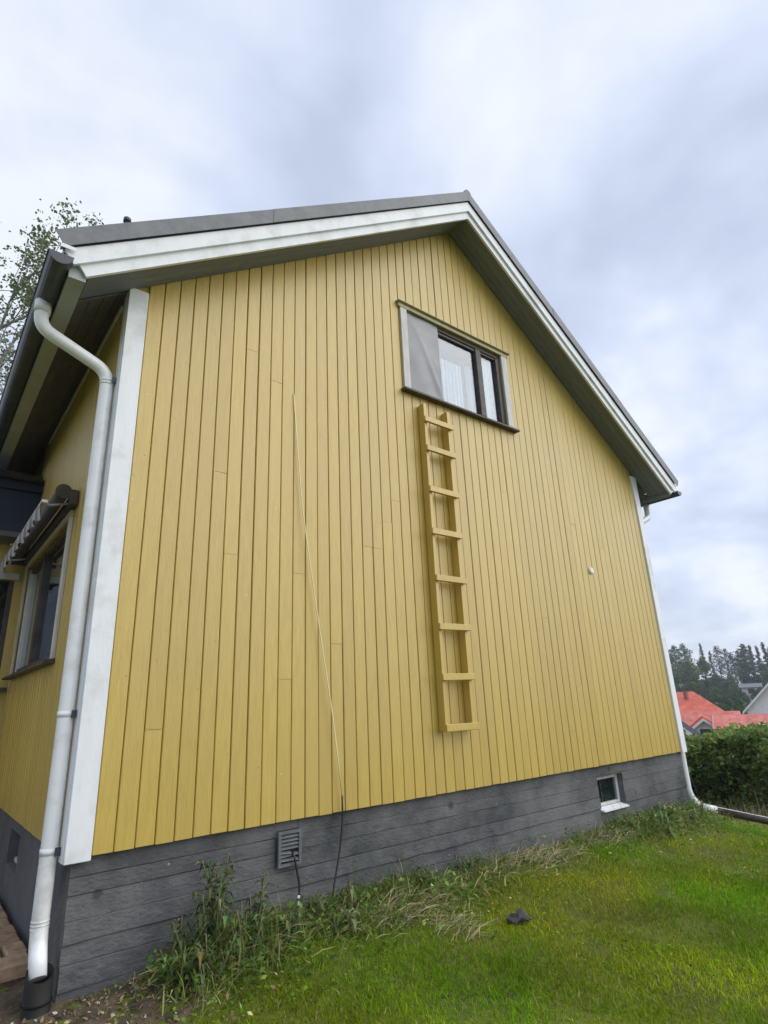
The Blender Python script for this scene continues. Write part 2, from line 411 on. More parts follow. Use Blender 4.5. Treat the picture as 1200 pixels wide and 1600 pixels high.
# butt joints seen in the photograph: (x, z)
JOINTS = [(1.05,4.05),(1.36,3.80),(0.83,2.75),(0.98,2.05),(0.42,0.72),(1.66,1.95),(1.46,1.05),(2.46,2.30),(2.02,1.35),(2.80,2.85),(5.35,0.42),(5.05,1.75),(6.05,3.1),(6.9,1.4),(4.55,3.3)]
def board(x0, x1, z0, z1a, z1b, dy, parent, axis='x', name='siding_board', tilt=0.0):
    """vertical plank with chamfered front edges, top cut from z1a to z1b"""
    c = 0.005; t = T+dy
    prof = [(x0, 0), (x0, -t+c), (x0+c, -t-tilt), (x1-c, -t+tilt), (x1, -t+c), (x1, 0)]
    def P(u, v, z): return (u, v, z) if axis == 'x' else (v, u, z)
    n = len(prof); v = []
    for u, w in prof: v.append(P(u, w, z0))
    for u, w in prof: v.append(P(u, w, z1a+(z1b-z1a)*(u-x0)/(x1-x0)))
    f = [tuple(range(n)), tuple(range(n, 2*n))] + [(i, (i+1) % n, n+(i+1) % n, n+i) for i in range(n)]
    m = MB(); m.add(v, f)
    return m.build(name, M_YEL, parent)
rb = random.Random(3)
for i in range(NB):
    gap = 0.0032
    a, b = BX0+i*PW+gap+rb.uniform(-.0012, .0012), BX0+(i+1)*PW-gap+rb.uniform(-.0012, .0012)
    zb = -0.004+rb.uniform(-0.003, 0.002)
    segs = []
    za, zc = roofz(a)+0.04, roofz(b)+0.04
    if a < 4 < b: za = zc = ZR+0.03
    if b > WX0-0.02 and a < WX1+0.02:
        segs = [(zb, WZ0-0.02, WZ0-0.02), (WZ1+0.06, za, zc)]
        if a < WX0-0.02: segs = [(zb, za, zc)]
        if b > WX1+0.02: segs = [(zb, za, zc)]
        if (a < WX0-0.02 or b > WX1+0.02):       # board partly behind the casing: cut it at the casing
            segs = [(zb, WZ0-0.02, WZ0-0.02), (WZ1+0.06, za, zc)]
            if a < WX0-0.02 and WX0-0.01-a > 0.02: board(a, WX0-0.01, WZ0-0.017, WZ1+0.057, WZ1+0.057, 0, gwall)
            if b > WX1+0.02 and b-WX1-0.01 > 0.02: board(WX1+0.01, b, WZ0-0.017, WZ1+0.057, WZ1+0.057, 0, gwall)
    else:
        segs = [(zb, za, zc)]
    js = [z for (x, z) in JOINTS if a-0.004 <= x < b+0.004]
    if not js and rb.random() < 0.12: js = [rb.uniform(0.5, min(za, 4.0)-0.4)]
    for (z0, z1, z2) in segs:
        cuts = [z for z in js if z0+0.2 < z < min(z1, z2)-0.2]
        zz = z0
        for c in sorted(cuts):
            board(a, b, zz, c-0.001, c-0.001, rb.uniform(-.0015, .0025), gwall, tilt=rb.uniform(-.0012, .0012)); zz = c+0.0012
        board(a, b, zz, z1, z2, rb.uniform(-.0015, .0025), gwall, tilt=rb.uniform(-.0012, .0012))

# side walls, back wall
PY = 3.75                                    # where the porch begins
SWY0, SWY1, SWZ0, SWZ1 = 1.22, 3.56, 1.30, 2.52
m = MB()
m.box(0.004, 0.16, 0.162, SWY0, 0, 4.25); m.box(0.004, 0.16, SWY1, DEP, 0, 4.25)
m.box(0.004, 0.16, SWY0, SWY1, 0, SWZ0); m.box(0.004, 0.16, SWY0, SWY1, SWZ1, 4.25)
swall = m.build('side_wall', M_YELB, house)
n = 29; y0 = 0.115
for i in range(n):
    a = y0+i*PW+0.0045; b = y0+(i+1)*PW-0.0045
    if b > PY: b = PY-0.002
    if b-a < 0.02: break
    if b > SWY0-0.02 and a < SWY1+0.02:
        board(a, b, -0.004, SWZ0-0.03, SWZ0-0.03, rb.uniform(-.001, .002), swall, 'y')
        board(a, b, SWZ1+0.03, 4.2, 4.2, rb.uniform(-.001, .002), swall, 'y')
    else:
        board(a, b, -0.004+rb.uniform(-.005, .004), 4.2, 4.2, rb.uniform(-.001, .002), swall, 'y')
m = MB(); m.box(W-0.16, W-0.004, 0.162, DEP-0.1, 0, 4.25); m.build('side_wall', M_YEL, house)
m = MB(); m.extrude([(0.17, DEP-0.1, 0), (W-0.17, DEP-0.1, 0), (W-0.17, DEP-0.1, 4.25), (4, DEP-0.1, ZR), (0.17, DEP-0.1, 4.25)], (0, 0.1, 0)); m.build('rear_wall', M_YEL, house)

# corner boards
def corner(name, x0, x1, y0, y1, z0, z1):
    return MB().box(x0, x1, y0, y1, z0, z1, 0.004).build(name, M_WHT, house)
corner('corner_board', -0.026, 0.128, -0.045, -0.004, -0.03, 4.23)
corner('corner_board', -0.030, 0.002, -0.0035, 0.095, -0.03, 4.22)
corner('corner_board', W-0.108, W+0.026, -0.045, -0.004, -0.02, 4.23)
corner('corner_board', W-0.002, W+0.030, -0.0035, 0.095, -0.02, 4.22)

# foundation with imprints of the formwork boards
BWX0, BWX1, BWZ0, BWZ1 = 5.80, 6.36, -0.52, -0.135     # basement window opening
VX0, VX1, VZ0, VZ1 = 1.455, 1.655, -0.315, -0.075       # air vent
m = MB(); FZ = -1.5
m.box(0.03, BWX0, 0.042, 0.25, FZ, -0.006); m.box(BWX1, W-0.03, 0.042, 0.25, FZ, -0.006)
m.box(BWX0, BWX1, 0.042, 0.25, FZ, BWZ0); m.box(BWX0, BWX1, 0.042, 0.25, BWZ1, -0.006)
found = m.build('foundation', M_CONC, house)
SBY0, SBY1, SBZ0, SBZ1 = 1.95, 2.50, -0.42, -0.13
m = MB()
m.box(0.03, 0.25, 0.252, SBY0, FZ, -0.006); m.box(0.03, 0.25, SBY1, DEP, FZ, -0.006)
m.box(0.03, 0.25, SBY0, SBY1, FZ, SBZ0); m.box(0.03, 0.25, SBY0, SBY1, SBZ1, -0.006)
m.build('foundation', M_CONC2, house)
m = MB(); m.box(W-0.25, W-0.03, 0.252, DEP, FZ, -0.006); m.box(0.252, W-0.252, DEP-0.2, DEP, FZ, -0.006); m.build('foundation', M_CONC2, house)
rb = random.Random(12)
zt = -0.008
bands = [0.115, 0.10, 0.135, 0.12, 0.105, 0.13, 0.12, 0.11]
for k, h in enumerate(bands):
    z1 = zt; z0 = zt-h; zt = z0
    x = 0.032
    while x < W-0.04:
        x2 = W-0.032
        if W-0.032-x2 < 0.5: x2 = W-0.032
        t = 0.010+rb.uniform(-0.008, 0.009)
        # clip away the openings
        parts = [(x, x2, z0, z1)]
        for (ox0, ox1, oz0, oz1) in ((BWX0, BWX1, BWZ0, BWZ1), (VX0, VX1, VZ0, VZ1)):
            new = []
            for (p0, p1, q0, q1) in parts:
                if p1 <= ox0 or p0 >= ox1 or q1 <= oz0 or q0 >= oz1: new.append((p0, p1, q0, q1)); continue
                if p0 < ox0: new.append((p0, ox0, q0, q1))
                if p1 > ox1: new.append((ox1, p1, q0, q1))
                c0, c1 = max(p0, ox0), min(p1, ox1)
                if q1 > oz1: new.append((c0, c1, oz1, q1))
                if q0 < oz0: new.append((c0, c1, q0, oz0))
            parts = new
        for (p0, p1, q0, q1) in parts:
            if p1-p0 < 0.02 or q1-q0 < 0.008: continue
            dz = rb.choice((0.0003, 0.0004, 0.003, 0.004))
            nseg = max(1, int((p1-p0)/0.22)); v = []; f = []
            for s_ in range(nseg+1):
                xx = p0+(p1-p0)*s_/nseg
                xx += 0.0002 if s_ == 0 else (-0.0002 if s_ == nseg else 0)
                wob = 0.0 if (q0 != z0 or q1 != z1) else rb.choice((0, 0, 0, rb.uniform(0, 0.005)))
                yf = 0.034-t*rb.uniform(0.2, 1.2)
                v += [(xx, 0.0415, q0+dz+wob), (xx, yf+0.002, q0+dz+wob), (xx, yf, q0+dz+0.004+wob), (xx, yf+0.0005, q1-0.004), (xx, yf+0.002, q1-0.0002), (xx, 0.0415, q1-0.0005)]
            for s_ in range(nseg):
                for j in range(6):
                    j2 = (j+1) % 6; f.append((s_*6+j, s_*6+j2, s_*6+6+j2, s_*6+6+j))
            f += [tuple(range(6)), tuple(range(nseg*6, nseg*6+6))]
            MB().add(v, f).build('formwork_band', M_CONC, found)
        x = x2

# basement window in the gable foundation
bw = MB().box(BWX0+0.002, BWX1-0.002, 0.155, 0.165, BWZ0+0.002, BWZ1-0.002).build('basement_window', M_DARK, house)
fr = 0.045
for (a, b, c, d) in ((BWX0+0.003, BWX0+fr, BWZ0+0.045, BWZ1-0.003), (BWX1-fr, BWX1-0.003, BWZ0+0.045, BWZ1-0.003)):
    MB().box(a, b, 0.10, 0.15, c, d, 0.004).build('frame', M_BEIGE, bw)
MB().box(BWX0+fr+0.001, BWX1-fr-0.001, 0.10, 0.15, BWZ1-fr, BWZ1-0.003, 0.004).build('frame', M_BEIGE, bw)
MB().box(BWX0+fr+0.001, BWX1-fr-0.001, 0.10, 0.15, BWZ0+0.046, BWZ0+0.08, 0.004).build('frame', M_BEIGE, bw)
MB().box(5.99, 6.01, 0.125, 0.145, BWZ0+0.081, BWZ1-fr-0.001).build('mullion', M_GREY, bw)
MB().box(BWX0+fr+0.001, BWX1-fr-0.001, 0.118, 0.122, BWZ0+0.081, BWZ1-fr-0.001).build('pane', M_GLASSD, bw)
m = MB(); m.extrude([(BWX0+0.004, -0.012, BWZ0+0.006), (BWX0+0.004, -0.012, BWZ0+0.018), (BWX0+0.004, 0.10, BWZ0+0.044), (BWX0+0.004, 0.10, BWZ0+0.006)], (BWX1-BWX0-0.008, 0, 0)); m.build('sill', M_WHT, bw)
# basement window in the side foundation
sb = MB().box(0.16, 0.17, SBY0+0.002, SBY1-0.002, SBZ0+0.002, SBZ1-0.002).build('basement_window', M_DARK, house)
MB().box(0.08, 0.14, SBY0+0.22, SBY0+0.27, SBZ0+0.003, SBZ1-0.003, 0.004).build('mullion', M_BEIGE, sb)
MB().box(0.09, 0.14, SBY0+0.003, SBY0+0.218, SBZ0+0.003, SBZ0+0.04, 0.004).build('frame', M_BEIGE, sb)
MB().box(0.09, 0.14, SBY0+0.272, SBY1-0.003, SBZ0+0.003, SBZ0+0.04, 0.004).build('frame', M_BEIGE, sb)

# air vent: louvre grille, its lower slats broken
av = MB().box(VX0+0.02, VX1-0.02, 0.004, 0.010, VZ0+0.02, VZ1-0.02).build('air_vent', M_DARK, house)
m = MB()
m.box(VX0, VX0+0.022, -0.022, 0.003, VZ0, VZ1); m.box(VX1-0.022, VX1, -0.022, 0.003, VZ0, VZ1)
m.box(VX0+0.022, VX1-0.022, -0.022, 0.003, VZ1-0.02, VZ1); m.box(VX0+0.022, VX1-0.022, -0.022, 0.003, VZ0, VZ0+0.02)
m.build('frame', M_GREY, av)
for k in range(7):
    z = VZ1-0.038-k*0.026
    dz = (0, 0, 0, 0, -0.012, 0.006, -0.006)[k]
    m = MB(); m.extrude([(VX0+0.023, -0.020, z-0.008), (VX0+0.023, -0.017, z-0.008), (VX0+0.023, 0.002, z+0.009), (VX0+0.023, -0.001, z+0.009)], ((0.154 if k != 4 else 0.11), 0, dz))
    m.build('slat', M_GREY, av)

# ---- roof
roof_root = None
def slope_prism(xa, xb, off0, off1, y0, y1, name, mt, parent, perp_end=True):
    """prism following a roof slope between xa and xb; off0/off1 vertical offsets from the fascia bottom line"""
    sgn = 1 if xb <= 4.0001 else -1
    dn = 0.58*sgn*0.5
    e0 = xa if sgn > 0 else xb                     # eave end
    e1 = xb if sgn > 0 else xa                     # ridge end
    th = off1-off0
    ex_t = e0-sgn*th*0.46 if perp_end else e0
    def zl(x, o): return ZR-PITCHR*((4-x) if sgn > 0 else (x-4))+o
    pts = [(e0, zl(e0, off0)), (e1, zl(e1, off0)), (e1, zl(e1, off1)), (ex_t, zl(ex_t, off1))]
    m = MB(); m.extrude([(p[0], y0, p[1]) for p in pts], (0, y1-y0, 0))
    return m.build(name, mt, parent)
# roof slab (deck and sheet metal) as the roof part
m = MB()
for sgn in (1, -1):
    ex = -0.56 if sgn > 0 else W+0.56
    def zl(x, o): return ZR-PITCHR*abs(x-4)+o
    m.extrude([(ex, OV*-1-0.02, zl(ex, 0.30)), (4, -OV-0.02, zl(4, 0.30)), (4, -OV-0.02, zl(4, 0.41)), (ex, -OV-0.02, zl(ex, 0.41))], (0, DEP+2*OV+0.04, 0))
roof = m.build('roof', M_ROOF, house)
for (a, b) in ((-0.405, 3.9995), (4.0005, W+0.405)):
    slope_prism(a, b, 0.0, 0.128, -OV, -OV+0.03, 'rake_board', M_WHT, roof)
for (a, b) in ((-0.50, 3.9995), (4.0005, W+0.50)):
    slope_prism(a, b, 0.112, 0.262, -OV-0.028, -OV-0.002, 'rake_board', M_WHT, roof)
for (a, b) in ((-0.575, 3.9995), (4.0005, W+0.575)):
    slope_prism(a, b, 0.262, 0.30, -OV-0.020, -OV-0.004, 'verge_batten', M_GUT, roof)
    # verge flashing in three lengths with small overlaps
    L0, L1 = a, b
    cuts = [L0, L0+(L1-L0)*0.36, L0+(L1-L0)*0.70, L1]
    for k in range(3):
        dy = 0.003*(k % 2)
        slope_prism(cuts[k]+0.001, cuts[k+1]-0.001, 0.272, 0.432, -OV-0.052-dy, -OV-0.046, 'verge_flashing', M_ROOF, roof, perp_end=(k == 0 and a < 0) or (k == 2 and a > 0))
    slope_prism(L0, L1, 0.425, 0.437, -OV-0.045, -OV+0.20, 'verge_cap', M_ROOF, roof)
m = MB(); m.tube([(4, -OV-0.05, ZR+0.40), (4, DEP+OV, ZR+0.40)], 0.06, 10); m.build('ridge_cap', M_ROOF, roof)
# soffit planks under the rake overhang (running along the slope) and under the eaves
for (a, b) in ((-0.38, 3.9995), (4.0005, W+0.38)):
    ny = 4; wv = (OV-0.03-0.032)/ny
    for k in range(ny):
        ya = -OV+0.032+k*wv
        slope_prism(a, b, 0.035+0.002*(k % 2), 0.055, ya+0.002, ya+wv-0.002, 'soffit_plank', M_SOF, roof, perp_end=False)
for sgn in (1, -1):
    for k in range(4):
        xa, xb = -0.395+k*0.098, -0.395+(k+1)*0.098-0.005
        pts = [(x, ZR-PITCHR*(4-x)+o) for x, o in ((xa, 0.03), (xb, 0.03), (xb, 0.05), (xa, 0.05))]
        if sgn < 0: pts = [(W-x, z) for x, z in pts]
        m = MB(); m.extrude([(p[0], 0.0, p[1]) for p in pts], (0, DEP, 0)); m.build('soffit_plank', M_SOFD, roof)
    # eave fascia
    x0, x1 = (-0.515, -0.40) if sgn > 0 else (W+0.40, W+0.425)
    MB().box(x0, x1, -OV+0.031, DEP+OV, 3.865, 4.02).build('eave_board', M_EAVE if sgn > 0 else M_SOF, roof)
# slim light moulding where the side wall meets the eave
MB().box(-0.045, -0.026, 0.12, PY-0.4, 4.10, 4.14).build('cornice_moulding', M_BEIGE, house)
# small vent stub on the roof
m = MB(); m.tube([(-0.16, -0.30, 4.42), (-0.16, -0.30, 4.62)], 0.022, 10); m.tube([(-0.16, -0.30, 4.62), (-0.16, -0.30, 4.655)], 0.03, 10); m.build('roof_stub', M_GUT, roof)

# gutters
def gutter(xc, ya, yb, zc, r=0.08):
    m = MB(); n = 10; v = []; f = []
    ring = [(xc+r*math.cos(math.pi+math.pi*k/n), zc+r*1.05*math.sin(math.pi+math.pi*k/n)) for k in range(n+1)]
    ring2 = [(xc+(r-0.004)*math.cos(math.pi+math.pi*k/n), zc+(r-0.004)*1.05*math.sin(math.pi+math.pi*k/n)) for k in range(n+1)][::-1]
    pr = ring+ring2
    m.extrude([(x, ya, z) for x, z in pr], (0, yb-ya, 0))
    m.tube([(xc+(-r if xc < 4 else r), ya, zc), (xc+(-r if xc < 4 else r), yb, zc)], 0.008, 8)
    # end cap
    m.extrude([(x, ya-0.004, z) for x, z in ring], (0, 0.003, 0))
    return m.build('gutter', M_GUT, house)
gl = gutter(-0.585, -OV-0.06, PY+2, 3.965)
gr_ = gutter(W+0.575, -OV-0.06, DEP, 3.955, 0.07)
for k in range(5):
    y = -0.25+k*0.75
    m = MB(); m.box(-0.67, -0.43, y, y+0.025, 3.985, 3.991); m.build('gutter_bracket', M_GUT, gl)
MB().box(-0.60, -0.50, -OV-0.056, -OV-0.050, 4.03, 4.06).build('flashing_tab', M_WHT, roof)

# downpipes
PR = 0.05
dp = MB().tube(arc_path([(-0.60, 0.10, 3.90), (-0.60, 0.10, 3.68), (-0.085, 0.11, 3.46), (-0.085, 0.11, -0.42), (-0.085, 0.0, -0.60)], 0.11, 8), PR, 20).build('downpipe', M_PIPE, house)
for (p, q, r) in (((-0.60, 0.10, 3.90), (-0.60, 0.10, 3.80), 0.058), ((-0.085, 0.11, 3.36), (-0.085, 0.11, 3.34), 0.054), ((-0.085, 0.11, 0.86), (-0.085, 0.11, 0.855), 0.0525), ((-0.085, 0.11, -0.33), (-0.085, 0.11, -0.337), 0.0525), ((-0.085, 0.11, -0.35), (-0.085, 0.11, -0.357), 0.0525), ((-0.085, 0.11, -0.37), (-0.085, 0.11, -0.377), 0.0525)):
    MB().tube([p, q], r, 20).build('collar', M_PIPE, dp)
for z in (3.36, 0.83, 0.02):
    m = MB(); m.tube([(-0.085, 0.11, z), (-0.085, 0.11, z+0.035)], 0.0535, 20); m.box(-0.045, 0.0, 0.09, 0.112, z+0.004, z+0.028)
    m.build('pipe_bracket', M_PIPE, dp)
    MB().box(-0.062, -0.030, 0.048, 0.060, z-0.008, z+0.04).build('clamp_screw', M_GUT, dp)
dp2 = MB().tube(arc_path([(W+0.575, 0.13, 3.89), (W+0.575, 0.13, 3.66), (W+0.09, 0.08, 3.46), (W+0.09, 0.08, -0.60), (W+0.26, 0.03, -0.78)], 0.12, 8), 0.05, 18).build('downpipe', M_PIPE, house)
for z in (3.30, 1.2):
    MB().tube([(W+0.09, 0.08, z), (W+0.09, 0.08, z+0.03)], 0.053, 18).build('pipe_bracket', M_PIPE, dp2)

# gable window
win = MB().box(WX0+0.001, WX1-0.001, 0.30, 0.31, WZ0+0.001, WZ1-0.001).build('window', M_ROOM, house)
yc0, yc1 = -0.052, -0.024
MB().box(2.985, WX0+0.004, yc0, yc1, WZ0+0.02, WZ1+0.005, 0.003).build('casing', M_BEIGE, win)
MB().box(WX1-0.004, 4.925, yc0, yc1, WZ0+0.02, WZ1+0.005, 0.003).build('casing', M_BEIGE, win)
MB().box(2.955, 4.955, yc0-0.004, yc1, WZ1+0.007, WZ1+0.058, 0.003).build('casing', M_YCAS, win)
m = MB(); m.extrude([(2.935, -0.09, WZ1+0.062), (2.935, -0.09, WZ1+0.068), (2.935, -0.022, WZ1+0.083), (2.935, -0.022, WZ1+0.062)], (2.045, 0, 0)); m.build('head_flashing', M_YCAS, win)
m = MB(); m.extrude([(2.95, -0.105, WZ0-0.03), (2.95, -0.105, WZ0-0.008), (2.95, 0.05, WZ0+0.018), (2.95, 0.05, WZ0-0.03)], (2.02, 0, 0)); m.build('sill', M_BRN, win)
def fbox(a, b, c, d, y0=-0.01, y1=0.07, nm='frame'): MB().box(a, b, y0, y1, c, d, 0.004).build(nm, M_BRN, win)
fz0, fz1 = WZ0+0.019, WZ1-0.001
fbox(WX0+0.006, WX1-0.006, fz1-0.045, fz1); fbox(WX0+0.006, WX1-0.006, fz0, fz0+0.05)
fbox(WX0+0.006, WX0+0.05, fz0+0.051, fz1-0.046); fbox(WX1-0.085, WX1-0.006, fz0+0.051, fz1-0.046)
fbox(4.335, 4.435, fz0+0.051, fz1-0.046, nm='mullion'); fbox(3.58, 3.63, fz0+0.051, fz1-0.046, nm='mullion')
fbox(3.632, 4.333, fz1-0.085, fz1-0.047, 0.005, 0.06); fbox(4.437, WX1-0.072, fz1-0.075, fz1-0.047, 0.005, 0.06)
MB().box(3.632, 4.333, 0.035, 0.041, fz0+0.051, fz1-0.086).build('pane', M_GLASS, win)
MB().box(4.437, WX1-0.072, 0.035, 0.041, fz0+0.051, fz1-0.076).build('pane', M_GLASS, win)
# curtains behind the glass
def curtain(xa, xb, za, zb, yc):
    nx = 40; v = []; f = []
    for i in range(nx+1):
        x = xa+(xb-xa)*i/nx; y = yc+0.012*math.sin(i*0.9)+0.006*math.sin(i*2.1)
        v += [(x, y, za), (x, y, zb), (x, y+0.003, za), (x, y+0.003, zb)]
    for i in range(nx):
        b = i*4; f += [(b, b+4, b+5, b+1), (b+2, b+3, b+7, b+6)]
    return MB().add(v, f).build('curtain', M_CURT, win)
curtain(3.635, 4.12, fz0+0.03, 5.02, 0.10); curtain(4.22, 4.36, fz0+0.03, 5.06, 0.10); curtain(4.44, 4.80, fz0+0.03, 5.30, 0.10)
# loose plastic sheet over the first light: wrinkled
nx, nz = 22, 34; v = []; f = []
for k in range(2):
    for j in range(nz+1):
        for i in range(nx+1):
            s, t = i/nx, j/nz
            x = WX0+0.012+s*(3.625-WX0-0.012); z = fz0-0.004+t*(fz1-fz0+0.0)
            y = -0.020-0.012*math.sin(math.pi*s)*math.sin(math.pi*t)
            d = (s-0.55)*0.8+(t-0.52)*0.75
            y -= 0.016*math.exp(-(d/0.05)**2)*math.exp(-((s-0.75)/0.35)**2)
            d = (s-0.9)*0.35+(t-0.45)
            y -= 0.012*math.exp(-(d/0.04)**2)*max(0, s-0.55)
            y -= 0.012*math.exp(-((t-0.17)/0.05)**2)*max(0, s-0.7)*2
            y += 0.004*math.sin(9*s+5*t)*math.sin(7*t)
            v.append((x, y+0.002*k, z))
nn = (nx+1)*(nz+1)
for j in range(nz):
    for i in range(nx):
        a = j*(nx+1)+i; q = (a, a+1, a+nx+2, a+nx+1); f += [q, tuple(nn+z for z in q[::-1])]
mm = MB(); mm.add(v, f, True); tag(mm.build('plastic_sheet', M_SHEET, win), label='wrinkled grey sheet covering one third of the window')

# side window
sw = MB().box(0.165, 0.175, SWY0+0.002, SWY1-0.002, SWZ0+0.002, SWZ1-0.002).build('window', M_DARK, house)
MB().box(-0.05, -0.024, SWY0-0.085, SWY0-0.002, SWZ0-0.01, SWZ1+0.01, 0.003).build('casing', M_BEIGE, sw)
MB().box(-0.05, -0.024, SWY1+0.002, SWY1+0.10, SWZ0-0.01, SWZ1+0.01, 0.003).build('casing', M_YCAS, sw)
MB().box(-0.052, -0.024, SWY0-0.09, SWY1+0.11, SWZ1+0.012, SWZ1+0.075, 0.003).build('casing', M_YCAS, sw)
m = MB(); m.extrude([(-0.11, SWY0-0.10, SWZ0-0.045), (-0.11, SWY0-0.10, SWZ0-0.022), (0.06, SWY0-0.10, SWZ0+0.012), (0.06, SWY0-0.10, SWZ0-0.045)], (0, SWY1-SWY0+0.21, 0)); m.build('sill', M_BRN, sw)
for (a, b) in ((SWY0+0.003, SWY0+0.06), (2.55, 2.66), (SWY1-0.06, SWY1-0.003)):
    MB().box(-0.01, 0.07, a, b, SWZ0+0.014, SWZ1-0.003, 0.004).build('frame', M_BEIGE if a < 2 or a > 3 else M_BRN, sw)
for (a, b) in ((SWY0+0.061, 2.549), (2.661, SWY1-0.061)):
    MB().box(0.0, 0.06, a, b, SWZ0+0.014, SWZ0+0.06, 0.004).build('frame', M_BRN, sw)
    MB().box(0.0, 0.06, a, b, SWZ1-0.05, SWZ1-0.003, 0.004).build('frame', M_BRN, sw)
    MB().box(0.03, 0.036, a, b, SWZ0+0.061, SWZ1-0.051).build('pane', M_GLASSD, sw)

# porch wing behind: wall, deep navy fascia, window
m = MB(); m.box(-2.2, -0.75, PY, PY+0.14, 0, 2.85); m.box(-0.75, -0.13, PY, PY+0.14, 0, 1.19); m.box(-0.75, -0.13, PY, PY+0.14, 2.42, 2.85); m.box(-0.13, -0.03, PY, PY+0.14, 0, 2.85)
porch = m.build('porch', M_YEL, house)
m = MB(); m.box(-2.4, -0.028, PY-0.38, PY+2.5, 3.45, 3.62); m.build('porch_roof', M_NAVY, porch)
m = MB(); m.box(-2.4, -0.028, PY-0.34, PY-0.30, 2.93, 3.448); m.build('fascia', M_NAVY, porch)
MB().box(-2.4, -0.028, PY-0.355, PY-0.02, 2.87, 2.928).build('fascia_trim', M_GREY, porch)
m = MB(); m.tube([(-2.4, PY-0.43, 3.60), (-0.05, PY-0.43, 3.60)], 0.05, 12); m.build('porch_gutter', M_GUT, porch)
MB().box(-2.2, -0.03, PY, PY+0.2, FZ, -0.006).build('porch_plinth', M_CONC2, porch)
pw = MB().box(-0.748, -0.132, PY+0.10, PY+0.11, 1.192, 2.418).build('porch_window', M_DARK, porch)
MB().box(-0.13, -0.06, PY-0.03, PY-0.002, 1.17, 2.44, 0.003).build('casing', M_BEIGE, pw) if False else None
MB().box(-0.80, -0.035, PY-0.07, PY-0.002, 1.135, 1.185, 0.003)
m = MB(); m.box(-0.80, -0.05, PY-0.08, PY-0.002, 1.13, 1.175); m.build('sill', M_BRN, porch)
m = MB(); m.box(-0.80, -0.09, PY-0.03, PY-0.002, 2.425, 2.50); m.build('casing', M_BEIGE, porch)
for (a, b) in ((-0.747, -0.70), (-0.18, -0.133)):
    MB().box(a, b, PY+0.02, PY+0.08, 1.194, 2.416, 0.003).build('frame', M_BRN, porch)
MB().box(-0.699, -0.181, PY+0.045, PY+0.05, 1.194, 2.416).build('pane', M_GLASSD, porch)

# white cap on the wall
m = MB(); v = []
m.tube([(6.28, -0.024, 2.46), (6.28, -0.040, 2.46)], 0.05, 18); m.tube([(6.28, -0.040, 2.46), (6.28, -0.050, 2.46)], [0.045, 0.03], 18)
m.build('wall_cap', M_WHT, house)

# ------------------------------------------------------------------ ladder on the wall
lad = thing('wall_ladder', (3.39, -0.1, 0.53), 'yellow wooden ladder fixed to the wall below the gable window', 'ladder')
LX0, LX1 = 3.185, 3.60
for x in (LX0, LX1-0.042):
    MB().box(x, x+0.042, -0.125, -0.030, 0.545, 4.09, 0.003).build('stile', M_YEL, lad)
rl = random.Random(5)
for z in (3.88, 3.52, 3.03, 2.55, 2.045, 1.545, 1.05, 0.575):
    o = MB().box(-0.225, 0.225, -0.017, 0.017, -0.033, 0.033, 0.004).build('rung', M_YEL, None)
    o.location = (3.3925+rl.uniform(-.006, .006), -0.143, z); o.rotation_euler = (0, rl.uniform(-.012, .012), 0); attach(o, lad)

# ------------------------------------------------------------------ awning above the side window (folded)
def stripe_mat():
    m = bpy.data.materials.new('striped_awning_cloth'); m.use_nodes = True
    t = m.node_tree; N = t.nodes; L = t.links; b = N['Principled BSDF']; b.inputs['Roughness'].default_value = 0.9
    tcn = N.new('ShaderNodeTexCoord'); w = N.new('ShaderNodeTexWave'); w.bands_direction = 'Y'; w.inputs['Scale'].default_value = 3.2; w.inputs['Distortion'].default_value = 0.2
    L.new(tcn.outputs['Object'], w.inputs['Vector'])
    r = N.new('ShaderNodeValToRGB'); r.color_ramp.interpolation = 'CONSTANT'; r.color_ramp.elements[0].color = (0.20, 0.18, 0.19, 1); r.color_ramp.elements[1].color = (0.40, 0.38, 0.37, 1); r.color_ramp.elements[1].position = 0.45
    L.new(w.outputs['Fac'], r.inputs['Fac']); L.new(r.outputs['Color'], b.inputs['Base Color']); return m
M_STRIPE = stripe_mat()
awn = thing('folded_awning', (-0.1, 2.3, 2.55), 'folded fabric awning above the window of the side wall', 'awning')
AY0, AY1 = 0.98, 3.62
MB().box(-0.085, -0.027, AY0, AY1, 2.60, 2.70, 0.006).build('mounting_rail', M_BRN, awn)
MB().tube([(-0.15, AY0+0.02, 2.70), (-0.15, AY1-0.02, 2.70)], 0.055, 16).build('fabric_roll', M_SOFD, awn)
MB().box(-0.30, -0.25, AY0+0.05, AY1-0.03, 2.585, 2.615, 0.005).build('front_bar', M_PIPE, awn)
for y in (AY0+0.12, AY1-0.15):
    MB().tube([(-0.06, y, 2.64), (-0.20, y+0.12, 2.63), (-0.275, y+0.02, 2.60)], 0.012, 8).build('folding_arm', M_BEIGE, awn)
MB().tube([(-0.15, AY0, 2.70), (-0.15, AY0+0.018, 2.70)], 0.066, 14).build('end_bracket', M_BRN, awn)
MB().box(-0.10, -0.028, AY0-0.004, AY0+0.016, 2.59, 2.73, 0.006).build('end_bracket', M_BRN, awn)
MB().box(-0.21, -0.028, AY1-0.02, AY1, 2.58, 2.79, 0.006).build('end_bracket', M_BRN, awn)
